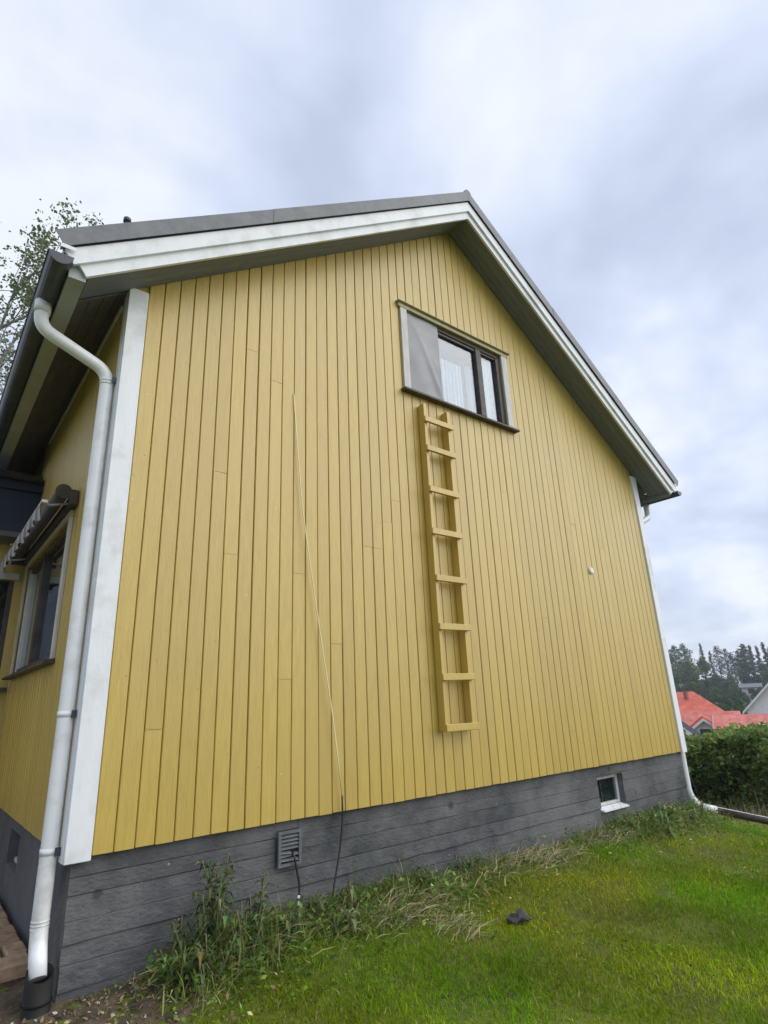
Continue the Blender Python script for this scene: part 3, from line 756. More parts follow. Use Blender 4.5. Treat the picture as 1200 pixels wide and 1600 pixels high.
# striped valance with a wavy hem
ny = 70; v = []; f = []
for i in range(ny+1):
    y = AY0+0.05+(AY1-0.02-AY0-0.05)*i/ny
    wv = 0.012*math.sin(i*0.8); hem = 0.16+0.03*abs(math.sin(i*0.55))
    for (x, z) in ((-0.285, 2.64), (-0.31+wv, 2.64-hem*0.5), (-0.30+wv*1.6, 2.64-hem)):
        v += [(x, y, z), (x+0.003, y, z)]
for i in range(ny):
    for j in range(2):
        a = i*6+j*2; f += [(a, a+6, a+8, a+2), (a+1, a+3, a+9, a+7)]
MB().add(v, f, True).build('valance', M_STRIPE, awn)

# ------------------------------------------------------------------ cables
cb = thing('hanging_cable', (2.05, -0.1, -0.7), 'thin cable hanging down the wall, cream above and black below', 'cable')
MB().tube(arc_path([(1.545, -0.03, 3.72), (1.60, -0.05, 2.9), (1.635, -0.06, 2.5), (1.80, -0.07, 1.45), (1.93, -0.07, 0.72), (2.015, -0.06, 0.12)], 0.3, 4), 0.0055, 6).build('cream_length', M_CABY, cb)
MB().tube(arc_path([(2.015, -0.06, 0.12), (2.02, -0.055, -0.05), (1.99, -0.06, -0.25), (1.90, -0.09, -0.52), (1.82, -0.13, -0.72), (1.72, -0.2, -0.76), (1.55, -0.22, -0.75)], 0.1, 4), 0.0075, 8).build('black_length', M_CABK, cb)
vc = thing('vent_cable', (1.6, -0.05, -0.72), 'short black cable with a white tag coming out of the air vent', 'cable')
MB().tube(arc_path([(1.58, 0.0, -0.22), (1.575, -0.05, -0.25), (1.60, -0.04, -0.34), (1.63, -0.04, -0.46), (1.61, -0.05, -0.56), (1.605, -0.05, -0.70)], 0.05, 4), 0.008, 8).build('cord', M_CABK, vc)
MB().box(1.597, 1.615, -0.066, -0.058, -0.575, -0.51, 0.002).build('tag', M_WHT, vc)

# ------------------------------------------------------------------ drains
st = thing('drain_riser', (-0.105, -0.02, -0.95), 'black plastic drain riser at the foot of the downpipe', 'drain pipe')
m = MB(); n = 24; v = []; f = []
cx, cy, r0, r1 = -0.078, -0.02, 0.074, 0.066
for k in range(n):
    a = 2*math.pi*k/n; c, s = math.cos(a), math.sin(a)
    zt = -0.565+0.03*s
    v += [(cx+r0*c, cy+r0*s, -1.1), (cx+r0*c, cy+r0*s, zt), (cx+r1*c, cy+r1*s, zt-0.002), (cx+r1*c, cy+r1*s, -1.1)]
for k in range(n):
    a = k*4; b = ((k+1) % n)*4
    for j in range(3): f.append((a+j, b+j, b+j+1, a+j+1))
m.add(v, f, True); m.build('riser', M_BLKP, st)
MB().tube([(cx, cy, -0.70), (cx, cy, -0.705)], 0.082, 24).build('joint_ring', M_BLKP, st)
dr = thing('lying_drain_pipe', (8.6, -0.2, -0.95), 'half brown half white drain pipe lying on the lawn past the house corner', 'drain pipe')
MB().tube([(8.22, 0.02, -0.765), (8.38, -0.12, -0.815)], 0.058, 18).build('coupling', M_PIPE, dr)
P0, P1 = Vector((8.34, -0.05, -0.80)), Vector((9.07, -1.37, -1.09))
M_DRN = mat('dark_brown_drain', (0.05, 0.035, 0.028), (0.09, 0.06, 0.05), scale=5, rough=0.4)
MB().tube([P0, P0.lerp(P1, 0.5), P1], 0.047, 18).build('pipe', M_DRN, dr)
d = (P1-P0).normalized(); sd_ = d.cross(Vector((0, 0, 1))).normalized(); un_ = sd_.cross(d)
v = []; f = []
for p in (P0+d*0.02, P1-d*0.02):
    for rr in (0.0475, 0.050):
        for k in range(9):
            a = math.radians(70+k*85/8); v.append(tuple(p+(sd_*math.cos(a)+un_*math.sin(a))*rr))
for k in range(8):
    f += [(k, k+1, 19+k-1+0, 18+k)] if False else []
for k in range(8):
    f += [(9+k, 9+k+1, 27+k+1, 27+k), (k, 18+k, 18+k+1, k+1)]
f += [(0, 9, 27, 18), (8, 26, 35, 17)]
MB().add(v, f, True).build('pale_shell', M_PIPE, dr)

# ------------------------------------------------------------------ paving beside the side wall
pv = tag(MB().box(-2.6, 0.0, 0.58, 3.7, -1.1, -0.735).build('paving', mat('paving_bed', (0.05, 0.045, 0.035), (0.08, 0.07, 0.05), rough=0.95), None), kind='structure')
rp_ = random.Random(9)
y = 0.56
ri = 0
while y < 3.5:
    h = 0.235 if ri else 0.22
    x = -0.01-(0.14 if ri % 2 else 0)
    if ri % 2:
        MB().box(-0.135, -0.008, y+0.004, y+h-0.006, -0.76, -0.665+rp_.uniform(-.006, .006), 0.012).build('paving_stone', M_STONE, pv)
    while x > -1.6:
        w = 0.30
        MB().box(x-w+0.005, x-0.005, y+0.004, y+h-0.006, -0.76, -0.665+rp_.uniform(-.008, .008), 0.012).build('paving_stone', M_STONE, pv)
        x -= w
    y += h; ri += 1

# ------------------------------------------------------------------ vegetation builders
def leaf_quads(P, size, colr, up_bias=0.3, seed=1, aspect=0.55):
    """diamond leaves at points P (N,3); returns verts, quads, colours"""
    g = np.random.default_rng(seed); n = len(P)
    nrm = g.normal(size=(n, 3)); nrm[:, 2] = np.abs(nrm[:, 2])+up_bias; nrm /= np.linalg.norm(nrm, axis=1)[:, None]
    d = g.normal(size=(n, 3)); d -= nrm*(d*nrm).sum(1)[:, None]; d /= np.linalg.norm(d, axis=1)[:, None]
    s = np.cross(nrm, d)
    L = np.asarray(size)*g.uniform(0.65, 1.35, n)[:, None]
    v = np.stack([P-d*L*0.5, P+s*L*aspect*0.5+nrm*L*0.08, P+d*L*0.5, P-s*L*aspect*0.5+nrm*L*0.08], 1).reshape(-1, 3)
    f = np.arange(n*4).reshape(-1, 4)
    c = np.repeat(colr, 4, axis=0)
    return v, f, c
def vary(n, base, amp, g, hue=0.15):
    k = np.exp(g.normal(0, amp, n))[:, None]
    c = np.array(base)[None, :]*k
    c[:, 0] *= np.exp(g.normal(0, hue, n)); c[:, 2] *= np.exp(g.normal(0, hue, n))
    return np.clip(c, 0.003, 0.8)

def lumpy_points(n, lumps, g, shell=0.55):
    """points in a set of ellipsoids (cx,cy,cz,rx,ry,rz), denser to the outside and in sub-clumps"""
    lumps = np.array(lumps); vol = lumps[:, 3]*lumps[:, 4]*lumps[:, 5]
    which = g.choice(len(lumps), n, p=(vol**0.75)/(vol**0.75).sum())
    dd = g.normal(size=(n, 3)); dd /= np.linalg.norm(dd, axis=1)[:, None]
    r = g.uniform(shell**2, 1, n)**0.5
    fuzz = 1+0.16*g.normal(size=n)
    return lumps[which, :3]+dd*(r*fuzz)[:, None]*lumps[which, 3:]

def limb(m, p0, p1, r0, r1, rnd, n=5, wob=0.06):
    p0, p1 = Vector(p0), Vector(p1); L = (p1-p0).length
    pts = []; rs = []
    for k in range(n+1):
        t = k/n; j = Vector((rnd.uniform(-1, 1), rnd.uniform(-1, 1), rnd.uniform(-.5, .5)))*wob*L*(1 if 0 < k < n else 0)
        pts.append(p0.lerp(p1, t)+j); rs.append(r0+(r1-r0)*t)
    m.tube(pts, rs, 7, cap=True)
    return pts

def ray(px, py, dep):
    """point of the place seen at photo pixel (1200x1600) at a given depth"""
    return CAMPOS + (fw + r2*((px-600)/905.19) + u2*((800-py)/905.19))*dep

# ------------------------------------------------------------------ tall birch behind the house
def near_tree():
    g = np.random.default_rng(21); rnd = random.Random(21)
    dep = 17.0
    lumps = []
    for (px, py, rp) in ((-60, 560, 150), (-20, 455, 75), (30, 520, 70), (10, 620, 90), (105, 385, 46), (55, 425, 48), (-90, 420, 110), (85, 470, 60), (135, 368, 24), (-140, 680, 150), (60, 600, 90)):
        c = ray(px, py, dep+rnd.uniform(-0.8, 0.8)); r = rp/905.19*dep
        lumps.append((c.x, c.y, c.z, r, r, r*0.95))
    c0 = ray(-50, 560, dep); gx, gy = c0.x, c0.y
    base = Vector((gx, gy, float(gz(gx, gy))-0.1))
    t = thing('birch_tree', base, 'tall leafy tree rising behind the eave of the yellow house', 'tree')
    m = MB(); top = Vector((c0.x, c0.y, c0.z+2.0))
    pts = limb(m, base, top, 0.17, 0.05, rnd, 9, 0.012)
    ends = []
    for l in lumps:
        s = pts[rnd.randint(4, 8)]
        q = limb(m, s, l[:3], 0.06, 0.02, rnd, 4, 0.05)
        for k in range(9):
            a = Vector((rnd.gauss(0, 1), rnd.gauss(0, 1), rnd.gauss(0, 1)+0.2)).normalized()
            e = Vector(l[:3])+a*l[3]*rnd.uniform(0.7, 1.0)
            limb(m, q[rnd.randint(2, 4)], e, 0.018, 0.005, rnd, 3, 0.06); ends.append(e)
    m.build('trunk', M_BIRCH, t)
    # leaves gathered along the twigs and in clumps
    P = [lumpy_points(5200, lumps, g, 0.35)]
    for e in ends: P.append(np.array(e)+g.normal(0, 0.20, (110, 3)))
    P = np.concatenate(P)
    # open the crown: drop leaves by a coarse 3D pattern
    k = np.sin(P[:, 0]*4.1+1)+np.sin(P[:, 1]*4.7+2)+np.sin(P[:, 2]*5.3)+g.normal(0, 0.7, len(P))
    P = P[k > -0.2]
    c = vary(len(P), (0.16, 0.20, 0.09), 0.3, g)
    v, f, cc = leaf_quads(P, 0.105, c, 0.2, 5, 0.7)
    tri_mesh('crown', v, f, cc, M_LEAF, t)
near_tree()

# ------------------------------------------------------------------ hedge beyond the lawn
def hedge():
    g = np.random.default_rng(31); rnd = random.Random(31)
    x0, x1, y0, y1 = 11.3, 12.9, -4.0, 9.0
    t = thing('hedge', (12.1, 2.5, float(gz(12.1, 2.5))), 'dense clipped green hedge at the far edge of the lawn', 'hedge')
    n = 60000
    # points near the surface of a bumpy box
    yy = g.uniform(y0, y1, n); face = g.uniform(0, 1, n)
    top = -0.14+0.09*np.sin(yy*2.3)+0.06*np.sin(yy*5.1+1)-0.025*(yy-1)
    bot = -1.45
    front = face < 0.55
    zz = np.where(front, bot+0.12+(top-bot-0.12)*g.uniform(0, 1, n)**0.85, top)
    xx = np.where(front, x0, g.uniform(x0, x1, n))
    bul = 0.20*np.sin(yy*3.3+zz*2)+0.14*np.sin(zz*6+yy*1.3)+0.10*np.sin(yy*9.1+zz*7)
    xx = np.where(front, xx+bul+0.25*np.clip((zz-top+0.35)/0.35, 0, 1)**2, xx)
    zz = np.where(front, zz, zz+0.6*bul)
    P = np.stack([xx, yy, zz], 1)+g.normal(0, 0.055, (n, 3))+np.abs(g.normal(0, 0.10, (n, 1)))*np.where(front[:, None], np.array([[1.0, 0, 0]]), np.array([[0, 0, -1.0]]))
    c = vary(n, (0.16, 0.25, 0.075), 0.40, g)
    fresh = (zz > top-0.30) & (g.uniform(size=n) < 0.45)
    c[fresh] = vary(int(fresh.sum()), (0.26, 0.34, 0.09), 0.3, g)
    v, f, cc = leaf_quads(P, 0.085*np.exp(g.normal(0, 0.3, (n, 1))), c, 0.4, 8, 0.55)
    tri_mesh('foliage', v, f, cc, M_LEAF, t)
    m = MB()
    for k in range(40):
        y = y0+0.15+k*(y1-y0-0.3)/39
        limb(m, (12.0+rnd.uniform(-.2, .2), y, -1.6), (11.9+rnd.uniform(-.4, .4), y+rnd.uniform(-.3, .3), -0.1), 0.035, 0.01, rnd, 4, 0.08)
    m.build('stems', M_BARK, t)
    # inner mass of twigs and leaves, shade painted into their darker green
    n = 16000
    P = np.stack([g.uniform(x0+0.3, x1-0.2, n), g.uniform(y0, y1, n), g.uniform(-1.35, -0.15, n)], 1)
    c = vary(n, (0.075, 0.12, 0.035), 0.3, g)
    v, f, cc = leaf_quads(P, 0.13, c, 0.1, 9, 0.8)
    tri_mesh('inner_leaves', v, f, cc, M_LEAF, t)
hedge()

# ------------------------------------------------------------------ neighbouring houses down the slope
def gable_house(name, c, ax, L, Wd, eave, ridge, mw, mr, label, ov=0.5, chimney=None, windows=(), zbase=-4.6, hip=0.0):
    """ax: unit vector of the ridge, c: centre (x,y)"""
    ax = Vector((ax[0], ax[1], 0)).normalized(); cr_ = Vector((-ax.y, ax.x, 0)); c = Vector((c[0], c[1], 0))
    t = thing(name, (c.x, c.y, zbase), label, 'house')
    def P(a, b, z): q = c+ax*a+cr_*b; return (q.x, q.y, z)
    h = L/2; w = Wd/2
    m = MB()
    pts = [P(-h, -w, zbase), P(-h, w, zbase), P(-h, w, eave), P(-h, 0, ridge-0.12 if not hip else eave), P(-h, -w, eave)]
    m.extrude(pts, ax*L); wall = m.build('wall', mw, t)
    sl = (ridge-eave)/w; eo = eave-sl*ov; hw = w+ov; hl = h+ov; th = 0.16
    m = MB()
    if hip:
        v = [P(-hl, -hw, eo), P(hl, -hw, eo), P(hl, hw, eo), P(-hl, hw, eo), P(-hl+hip, 0, ridge), P(hl-hip, 0, ridge), P(-hl, -hw, eo-th), P(hl, -hw, eo-th), P(hl, hw, eo-th), P(-hl, hw, eo-th)]
        f = [(0,1,5,4),(1,2,5),(2,3,4,5),(3,0,4),(0,6,7,1),(1,7,8,2),(2,8,9,3),(3,9,6,0),(6,9,8,7)]
        m.add(v, f)
    else:
        for s in (-1, 1):
            m.extrude([P(-hl, 0, ridge), P(-hl, s*hw, eo), P(-hl, s*hw, eo-th), P(-hl, 0, ridge-th)], ax*2*hl)
    roof = m.build('roof', mr, t)
    if not hip:
        for e in (-hl-0.03, hl+0.001):
            for s in (-1, 1):
                m = MB(); m.extrude([P(e, s*0.001, ridge-0.02), P(e, s*(hw+0.02), eo-0.02), P(e, s*(hw+0.02), eo-0.24), P(e, s*0.001, ridge-0.24)], ax*0.03); m.build('barge_board', M_HWHT, roof)
    # standing seams
    nse = int(2*hl/0.6)
    m = MB()
    if not hip:
        for s in (-1, 1):
            for k in range(1, nse):
                a = -hl+k*2*hl/nse
                m.extrude([P(a, 0, ridge+0.001), P(a, s*hw, eo+0.001), P(a, s*hw, eo+0.035), P(a, 0, ridge+0.035)], ax*0.03)
        sm = m.build('roof_seams', mr, roof); tag(sm, kind='stuff')
    if chimney:
        a, b, hgt = chimney; q = c+ax*a+cr_*b
        zb = ridge-abs(b)*sl
        ch = MB().box(q.x-0.18, q.x+0.18, q.y-0.18, q.y+0.18, zb-0.4, zb+hgt, 0.02).build('chimney', M_BRICK, roof)
    for (side, u, z, ww, hh) in windows:
        # side: 'g-','g+' gables, 's-','s+' long sides
        if side[0] == 'g':
            e = (-h-0.02) if side[1] == '-' else (h+0.02); s = -1 if side[1] == '-' else 1
            fr_ = [P(e, u-ww/2-.1, z-.1), P(e, u+ww/2+.1, z-.1), P(e, u+ww/2+.1, z+hh+.1), P(e, u-ww/2-.1, z+hh+.1)]
            gl_ = [P(e+s*.045, u-ww/2, z), P(e+s*.045, u+ww/2, z), P(e+s*.045, u+ww/2, z+hh), P(e+s*.045, u-ww/2, z+hh)]
            ex = ax*(s*0.04); 
        else:
            e = (-w-0.02) if side[1] == '-' else (w+0.02); s = -1 if side[1] == '-' else 1
            fr_ = [P(u-ww/2-.1, e, z-.1), P(u+ww/2+.1, e, z-.1), P(u+ww/2+.1, e, z+hh+.1), P(u-ww/2-.1, e, z+hh+.1)]
            gl_ = [P(u-ww/2, e+s*.045, z), P(u+ww/2, e+s*.045, z), P(u+ww/2, e+s*.045, z+hh), P(u-ww/2, e+s*.045, z+hh)]
            ex = cr_*(s*0.04)
        m = MB(); m.extrude(fr_, ex); wv = m.build('window', M_HWHT, t)
        m = MB(); m.extrude(gl_, ex*0.3); m.build('pane', M_GLASSD if False else M_DARK, wv)
    return t
def axes(px):
    """level directions across and along the line of sight at a photo column"""
    d = ray(px, 1100, 1.0)-CAMPOS; d.z = 0; d.normalize()
    return Vector((d.y, -d.x, 0)), d
def at(px, py, dep): return ray(px, py, dep)
# red hipped house
sd_, aw = axes(1080); c = at(1072, 1100, 62)
gable_house('house', (c.x-sd_.x*1.6, c.y-sd_.y*1.6), sd_, 10.0, 7.5, -1.55, 0.62, M_HWHT, M_RED, 'white house with a bright red hipped roof and chimney', 0.7, (1.75, -1.2, 0.7), [('s-', 2.5, -3.6, 1.2, 1.2), ('s+', -1.5, -3.6, 1.2, 1.2)], -4.9, 3.2)
# its lower wing
c = at(1088, 1116, 56)
gable_house('house', (c.x-sd_.x*0.6, c.y-sd_.y*0.6), sd_, 7.6, 4.6, -2.55, -1.25, M_HWHT, M_PINK, 'low wing with faded red roof below the hipped roof', 0.45, None, [], -4.9)
# small gabled annex
c = at(1099, 1130, 51)
gable_house('house', (c.x, c.y), aw, 4.0, 2.2, -2.35, -1.52, M_HPNK, M_RED, 'small pale gabled annex with red roof before the hipped house', 0.35, None, [('g-', 0.0, -3.3, 0.8, 0.9)], -4.9)
# pale green cottage: its barge board shows next to the corner of the yellow house
sd_, aw = axes(1070); c = at(1046, 1150, 32)
gable_house('house', (c.x, c.y), aw, 6, 3.6, -1.85, -0.28, M_HGRN, M_ROOF, 'pale green cottage with white barge board beside the hedge', 0.40, None, [('g-', 0.9, -2.9, 0.7, 0.8)], -3.9)
# long low red roof
sd_, aw = axes(1180); c = at(1190, 1128, 47)
gable_house('house', (c.x+sd_.x*2.2, c.y+sd_.y*2.2), sd_, 10.5, 5.0, -2.1, -1.28, M_BEIGE, M_PINK, 'long low outbuilding with pinkish red roof behind the hedge', 0.35, None, [], -4.6)
# white house
sd_, aw = axes(1200); c = at(1215, 1110, 60)
gable_house('house', (c.x+sd_.x*0.5, c.y+sd_.y*0.5), aw, 9, 6.0, -1.0, 1.95, M_HWHT, M_ROOF, 'white gabled house above the long low red roof', 0.5, None, [('g-', -1.5, -2.4, 0.9, 1.1), ('g+', -1.6, -2.2, 0.9, 1.1)], -4.8)
# far house glimpsed in the wood
sd_, aw = axes(1172); c = at(1172, 1070, 118)
gable_house('house', (c.x, c.y), sd_, 3.4, 3, 0.9, 1.5, M_HPNK, M_ROOF, 'tiny pale house glimpsed in the wood on the hill', 0.3, None, [('s-', 0, -0.5, 1.2, 1.0)], -4.5)

# ------------------------------------------------------------------ wood on the far hill
def conifer(px, pytop, dep, wpx, label, col, seed, sparse=1.0, group='trees of the far wood', pine=False):
    g = np.random.default_rng(seed); rnd = random.Random(seed)
    top = ray(px, pytop, dep); zb = float(gz(top.x, top.y)); H = top.z-zb
    t = thing('pine_tree' if pine else 'spruce_tree', (top.x, top.y, zb), label, 'tree', group)
    m = MB(); limb(m, (top.x, top.y, zb-0.3), (top.x, top.y, top.z-0.2), 0.22, 0.03, rnd, 6, 0.004); m.build('trunk', M_BARK, t)
    R = wpx/905.19*dep/2
    P = []
    z0 = 0.45 if pine else 0.12
    nb = 60 if pine else 90
    for k in range(nb):
        s = (k+rnd.random())/nb; hz = zb+H*(z0+(1-z0)*s)
        r = R*((1-s)**0.75+0.06) if not pine else R*(0.35+0.65*math.sin(math.pi*min(1, s*0.9+0.1))**0.7)*(1.0 if s < 0.9 else 0.6)
        a = rnd.uniform(0, 2*math.pi); r *= rnd.uniform(0.6, 1.1)
        nn_ = int(34*sparse*(0.4+r/R))
        q = g.uniform(0, 1, nn_)**0.7
        dr_ = -0.25 if not pine else 0.12
        pts = np.stack([top.x+np.cos(a)*r*q, top.y+np.sin(a)*r*q, hz+dr_*r*q+(0.25*r*q*q if not pine else 0)], 1)+g.normal(0, 0.13+0.10*pine, (nn_, 3))
        P.append(pts)
    P = np.concatenate(P); c = vary(len(P), col, 0.25, g, 0.1)
    v, f, cc = leaf_quads(P, 0.42, c, 0.2, seed, 0.45)
    tri_mesh('crown', v, f, cc, M_NEEDLE, t)

def broadleaf(px, pytop, dep, wpx, label, col, seed, n=5200, group='trees of the far wood', leaf=0.36):
    g = np.random.default_rng(seed); rnd = random.Random(seed)
    top = ray(px, pytop, dep); zb = float(gz(top.x, top.y)); H = top.z-zb; R = wpx/905.19*dep/2
    t = thing('broadleaf_tree', (top.x, top.y, zb), label, 'tree', group)
    m = MB(); limb(m, (top.x, top.y, zb-0.3), (top.x, top.y, top.z-0.3*H), 0.26, 0.1, rnd, 5, 0.01)
    lumps = []
    for k in range(13):
        a = rnd.uniform(0, 2*math.pi); s = rnd.uniform(0.1, 0.92); rr = R*(0.75*math.sqrt(max(0.05, 1-(2*s-0.9)**2)))*rnd.uniform(0.3, 1)
        l = R*rnd.uniform(0.26, 0.5)
        lumps.append((top.x+math.cos(a)*rr, top.y+math.sin(a)*rr, zb+H*0.18+(H*0.82-l)*s, l, l, l*0.9))
    lumps.append((top.x, top.y, top.z-R*0.3, R*0.3, R*0.3, R*0.3))
    for l in lumps[:7]: limb(m, (top.x, top.y, zb+H*rnd.uniform(0.3, 0.6)), l[:3], 0.10, 0.03, rnd, 3, 0.05)
    m.build('trunk', M_BARK, t)
    P = lumpy_points(n, lumps, g, 0.45)
    c = vary(len(P), col, 0.28, g, 0.1)
    v, f, cc = leaf_quads(P, leaf, c, 0.3, seed, 0.7)
    tri_mesh('crown', v, f, cc, M_LEAF, t)

GR = (0.085, 0.165, 0.045); DK = (0.048, 0.082, 0.042); MD = (0.072, 0.125, 0.05)
# back row of conifers against the sky (left to right)
back = [(1035,1012,165,26,1.0,True),(1052,1010,160,30,1.0,True),(1066,1008,158,30,1.0,True),(1093,1006,165,18,0.7,False),(1108,1018,160,20,0.5,False),(1117,1010,168,22,0.55,True),(1131,1014,165,20,0.45,True),(1142,1022,160,18,0.5,True),(1152,1018,165,20,0.8,True),(1160,1008,160,24,1.1,True),(1170,1009,158,22,1.1,False),(1181,1010,162,20,0.9,False),(1191,1004,158,22,1.0,False),(1203,1012,160,26,1.0,True),(1216,1006,160,26,1.0,False),(1232,1010,158,28,1.0,True),(1250,1006,160,28,1.0,False)]
where = ['behind the corner of the yellow house', 'second along the skyline from the yellow house', 'third along the skyline from the yellow house', 'with a slim spire above the bushy wood', 'standing short in the thin gap of the skyline', 'thin and see-through in the skyline gap', 'next one in the skyline gap, sparse and leaning crown', 'lowest of the thin ones in the skyline gap', 'at the dark end of the skyline gap', 'dark and dense in the middle of the far dark clump', 'just right of the dense dark one', 'between the dark clump and the pointed spire', 'tallest pointed spire near the right edge of the photo', 'rounded one at the right edge of the photo', 'first past the right edge', 'second past the right edge', 'third past the right edge']
for i, (px, py, dp_, w_, sp, pine) in enumerate(back):
    conifer(px, py, dp_, w_, ('dark pine ' if pine else 'dark spruce ')+where[i], DK if px > 1100 else MD, 100+i, sp, pine=pine)
front = [(1046,1022,140,44,GR,'bushy green tree behind the corner of the yellow house'),(1072,1028,138,46,(0.12,0.18,0.05),'brightest green bushy tree above the red hipped roof'),(1096,1026,140,36,GR,'green bushy tree left of the skyline gap'),(1116,1052,132,40,MD,'low grey-green tree under the skyline gap'),(1140,1054,128,40,MD,'second low grey-green tree under the skyline gap'),(1164,1034,135,44,DK,'dark rounded tree under the far dark clump'),(1190,1036,132,40,MD,'rounded grey-green tree near the right edge of the photo'),(1215,1040,130,44,MD,'rounded tree just past the right edge'),(1150,1072,110,34,MD,'small tree in front of the far wood above the long red roof'),(1118,1074,100,34,GR,'small tree right of the red hipped roof'),(1188,1074,108,36,MD,'small tree beside the white gabled house'),(1132,1088,90,26,MD,'lowest small tree between red roof and white house'),(1156,1092,86,26,GR,'shrubby small tree left of the white house eave')]
front += [(1058,1052,118,34,GR,'low green tree behind the roof of the hipped house'),(1085,1054,116,34,GR,'low green tree right above the red ridge'),(1104,1062,112,30,MD,'low tree between the red ridge and the skyline gap'),(1204,1066,112,36,MD,'low tree behind the white gabled house')]
for i, (px, py, dp_, w_, cl, lb) in enumerate(front):
    broadleaf(px, py, dp_, w_, lb, cl, 200+i)

# ------------------------------------------------------------------ shrub at the hedge foot
def shrub():
    g = np.random.default_rng(77); rnd = random.Random(77)
    c = ray(1206, 1240, 10.2); zb = float(gz(c.x, c.y))
    t = thing('shrub', (c.x, c.y, zb), 'small light green shrub at the foot of the hedge', 'shrub')
    m = MB()
    for k in range(7): limb(m, (c.x, c.y, zb-0.05), (c.x+rnd.uniform(-.25, .25), c.y+rnd.uniform(-.25, .25), zb+0.45), 0.012, 0.004, rnd, 3, 0.05)
    m.build('stems', M_TWIG, t)
    P = lumpy_points(2600, [(c.x, c.y, zb+0.3, .3, .3, .28), (c.x+.1, c.y-.2, zb+0.25, .25, .25, .25), (c.x-.05, c.y+.2, zb+.2, .22, .22, .2)], g, 0.3)
    v, f, cc = leaf_quads(P, 0.06, vary(len(P), (0.12, 0.17, 0.05), 0.25, g), 0.4, 6, 0.6)
    tri_mesh('foliage', v, f, cc, M_LEAF, t)
shrub()

# ------------------------------------------------------------------ lawn and weeds
def blades(x, y, h, w, lean, col, seed, z=None, curl=1.0):
    g = np.random.default_rng(seed); n = len(x)
    z = gz(x, y) if z is None else z
    a = g.uniform(0, 2*np.pi, n); b = a+np.pi/2+g.normal(0, 0.5, n)
    ld = np.stack([np.cos(b), np.sin(b), np.zeros(n)], 1)*(lean*h)[:, None]
    wd = np.stack([np.cos(a), np.sin(a), np.zeros(n)], 1)*(w/2)[:, None]
    p = np.stack([x, y, z-0.005], 1)
    hh = h*np.sqrt(np.clip(1-0.6*np.minimum(lean, 1.2)**2, 0.08, 1))
    up_ = np.zeros((n, 3)); up_[:, 2] = hh
    midp = p+up_*0.6+ld*0.35*curl; tip = p+up_+ld
    v = np.stack([p-wd, p+wd, midp-wd*0.75, midp+wd*0.75, tip], 1).reshape(-1, 3)
    i = np.arange(n)[:, None]*5
    f = np.concatenate([i+np.array([[0, 1, 2]]), i+np.array([[1, 3, 2]]), i+np.array([[2, 3, 4]])], 1).reshape(-1, 3)
    c = np.repeat(col, 5, axis=0).reshape(n, 5, 3).copy()
    c[:, 4] *= 1.15
    return v, f, c.reshape(-1, 3)
def noise2(x, y, s, seed):
    g = np.random.default_rng(seed); o = 0*x
    for k in range(7):
        a = g.uniform(0, 2*np.pi); fq = s*g.uniform(0.5, 2.2); o = o+np.sin(fq*(x*np.cos(a)+y*np.sin(a))+g.uniform(0, 6.28))
    return o/2.6
def lawn_colour(x, y, g):
    n = len(x)
    dry = np.clip(0.5+0.55*noise2(x, y, 1.6, 4)+0.35*noise2(x, y, 5, 5), 0, 1)
    # worn yellowish patch in the middle of the lawn strip
    patch = np.exp(-(((x-3.6)/1.3)**2+((y+0.95)/0.45)**2))
    dry = np.clip(dry*0.6+0.65*patch, 0, 1)[:, None]
    lush = np.array([[0.125, 0.265, 0.0]]); yel = np.array([[0.29, 0.34, 0.0]])
    c = lush*(1-dry)+yel*dry
    c = c*np.exp(g.normal(0, 0.3, (n, 1)))*np.exp(0.22*noise2(x, y, 2.4, 15))[:, None]
    br = g.uniform(size=n) < (0.03+0.16*dry[:, 0])
    c[br] = np.array([[0.33, 0.27, 0.10]])*np.exp(g.normal(0, 0.25, (int(br.sum()), 1)))
    return c
def lawn():
    g = np.random.default_rng(41)
    xs, ys = [], []
    def reg(n, x0, x1, y0, y1):
        xs.append(g.uniform(x0, x1, n)); ys.append(g.uniform(y0, y1, n))
    reg(150000, -0.1, 5.2, -2.8, 0.0); reg(70000, 5.2, 10.5, -3.2, 0.0); reg(20000, -2.5, 5, -5.5, -2.8); reg(15000, 8.0, 11.5, -3.5, 3.5); reg(16000, -2.0, -0.1, -2.8, 0.5)
    x = np.concatenate(xs); y = np.concatenate(ys)
    k = noise2(x, y, 7, 6)+0.6*g.normal(size=len(x))
    # thinner on the worn patch
    patch = np.exp(-(((x-3.6)/1.2)**2+((y+0.95)/0.4)**2))
    keep = (k > -1.3) & (g.uniform(size=len(x)) > 0.35*patch) & ~((x > 0) & (x < 8) & (y > 0)) & ~((x > 8.05) & (y > -1.5) & (y < 0.4) & (x < 10.2) & (g.uniform(size=len(x)) < 0.8)) & ~((x < 0.3) & (y > -0.5) & (g.uniform(size=len(x)) < 0.75)) & ~((x < 0.75) & (x > -0.5) & (y > -0.75) & (g.uniform(size=len(x)) < 0.8))
    x, y, k = x[keep], y[keep], k[keep]; n = len(x)
    h = (0.022+0.014*g.uniform(size=n)+0.010*np.clip(k, 0, 1.5))*np.exp(g.normal(0, 0.25, n))
    far = np.clip((x-4)/5, 0, 1)
    w = 0.0042*(1+0.9*far)*g.uniform(0.7, 1.4, n)
    v, f, c = blades(x, y, h, w, np.abs(g.normal(0.75, 0.4, n)), lawn_colour(x, y, g), 42)
    tag(tri_mesh('lawn_grass', v, f, c, M_GRASS), 'short green and yellowish mown lawn grass', 'grass', kind='stuff')
lawn()

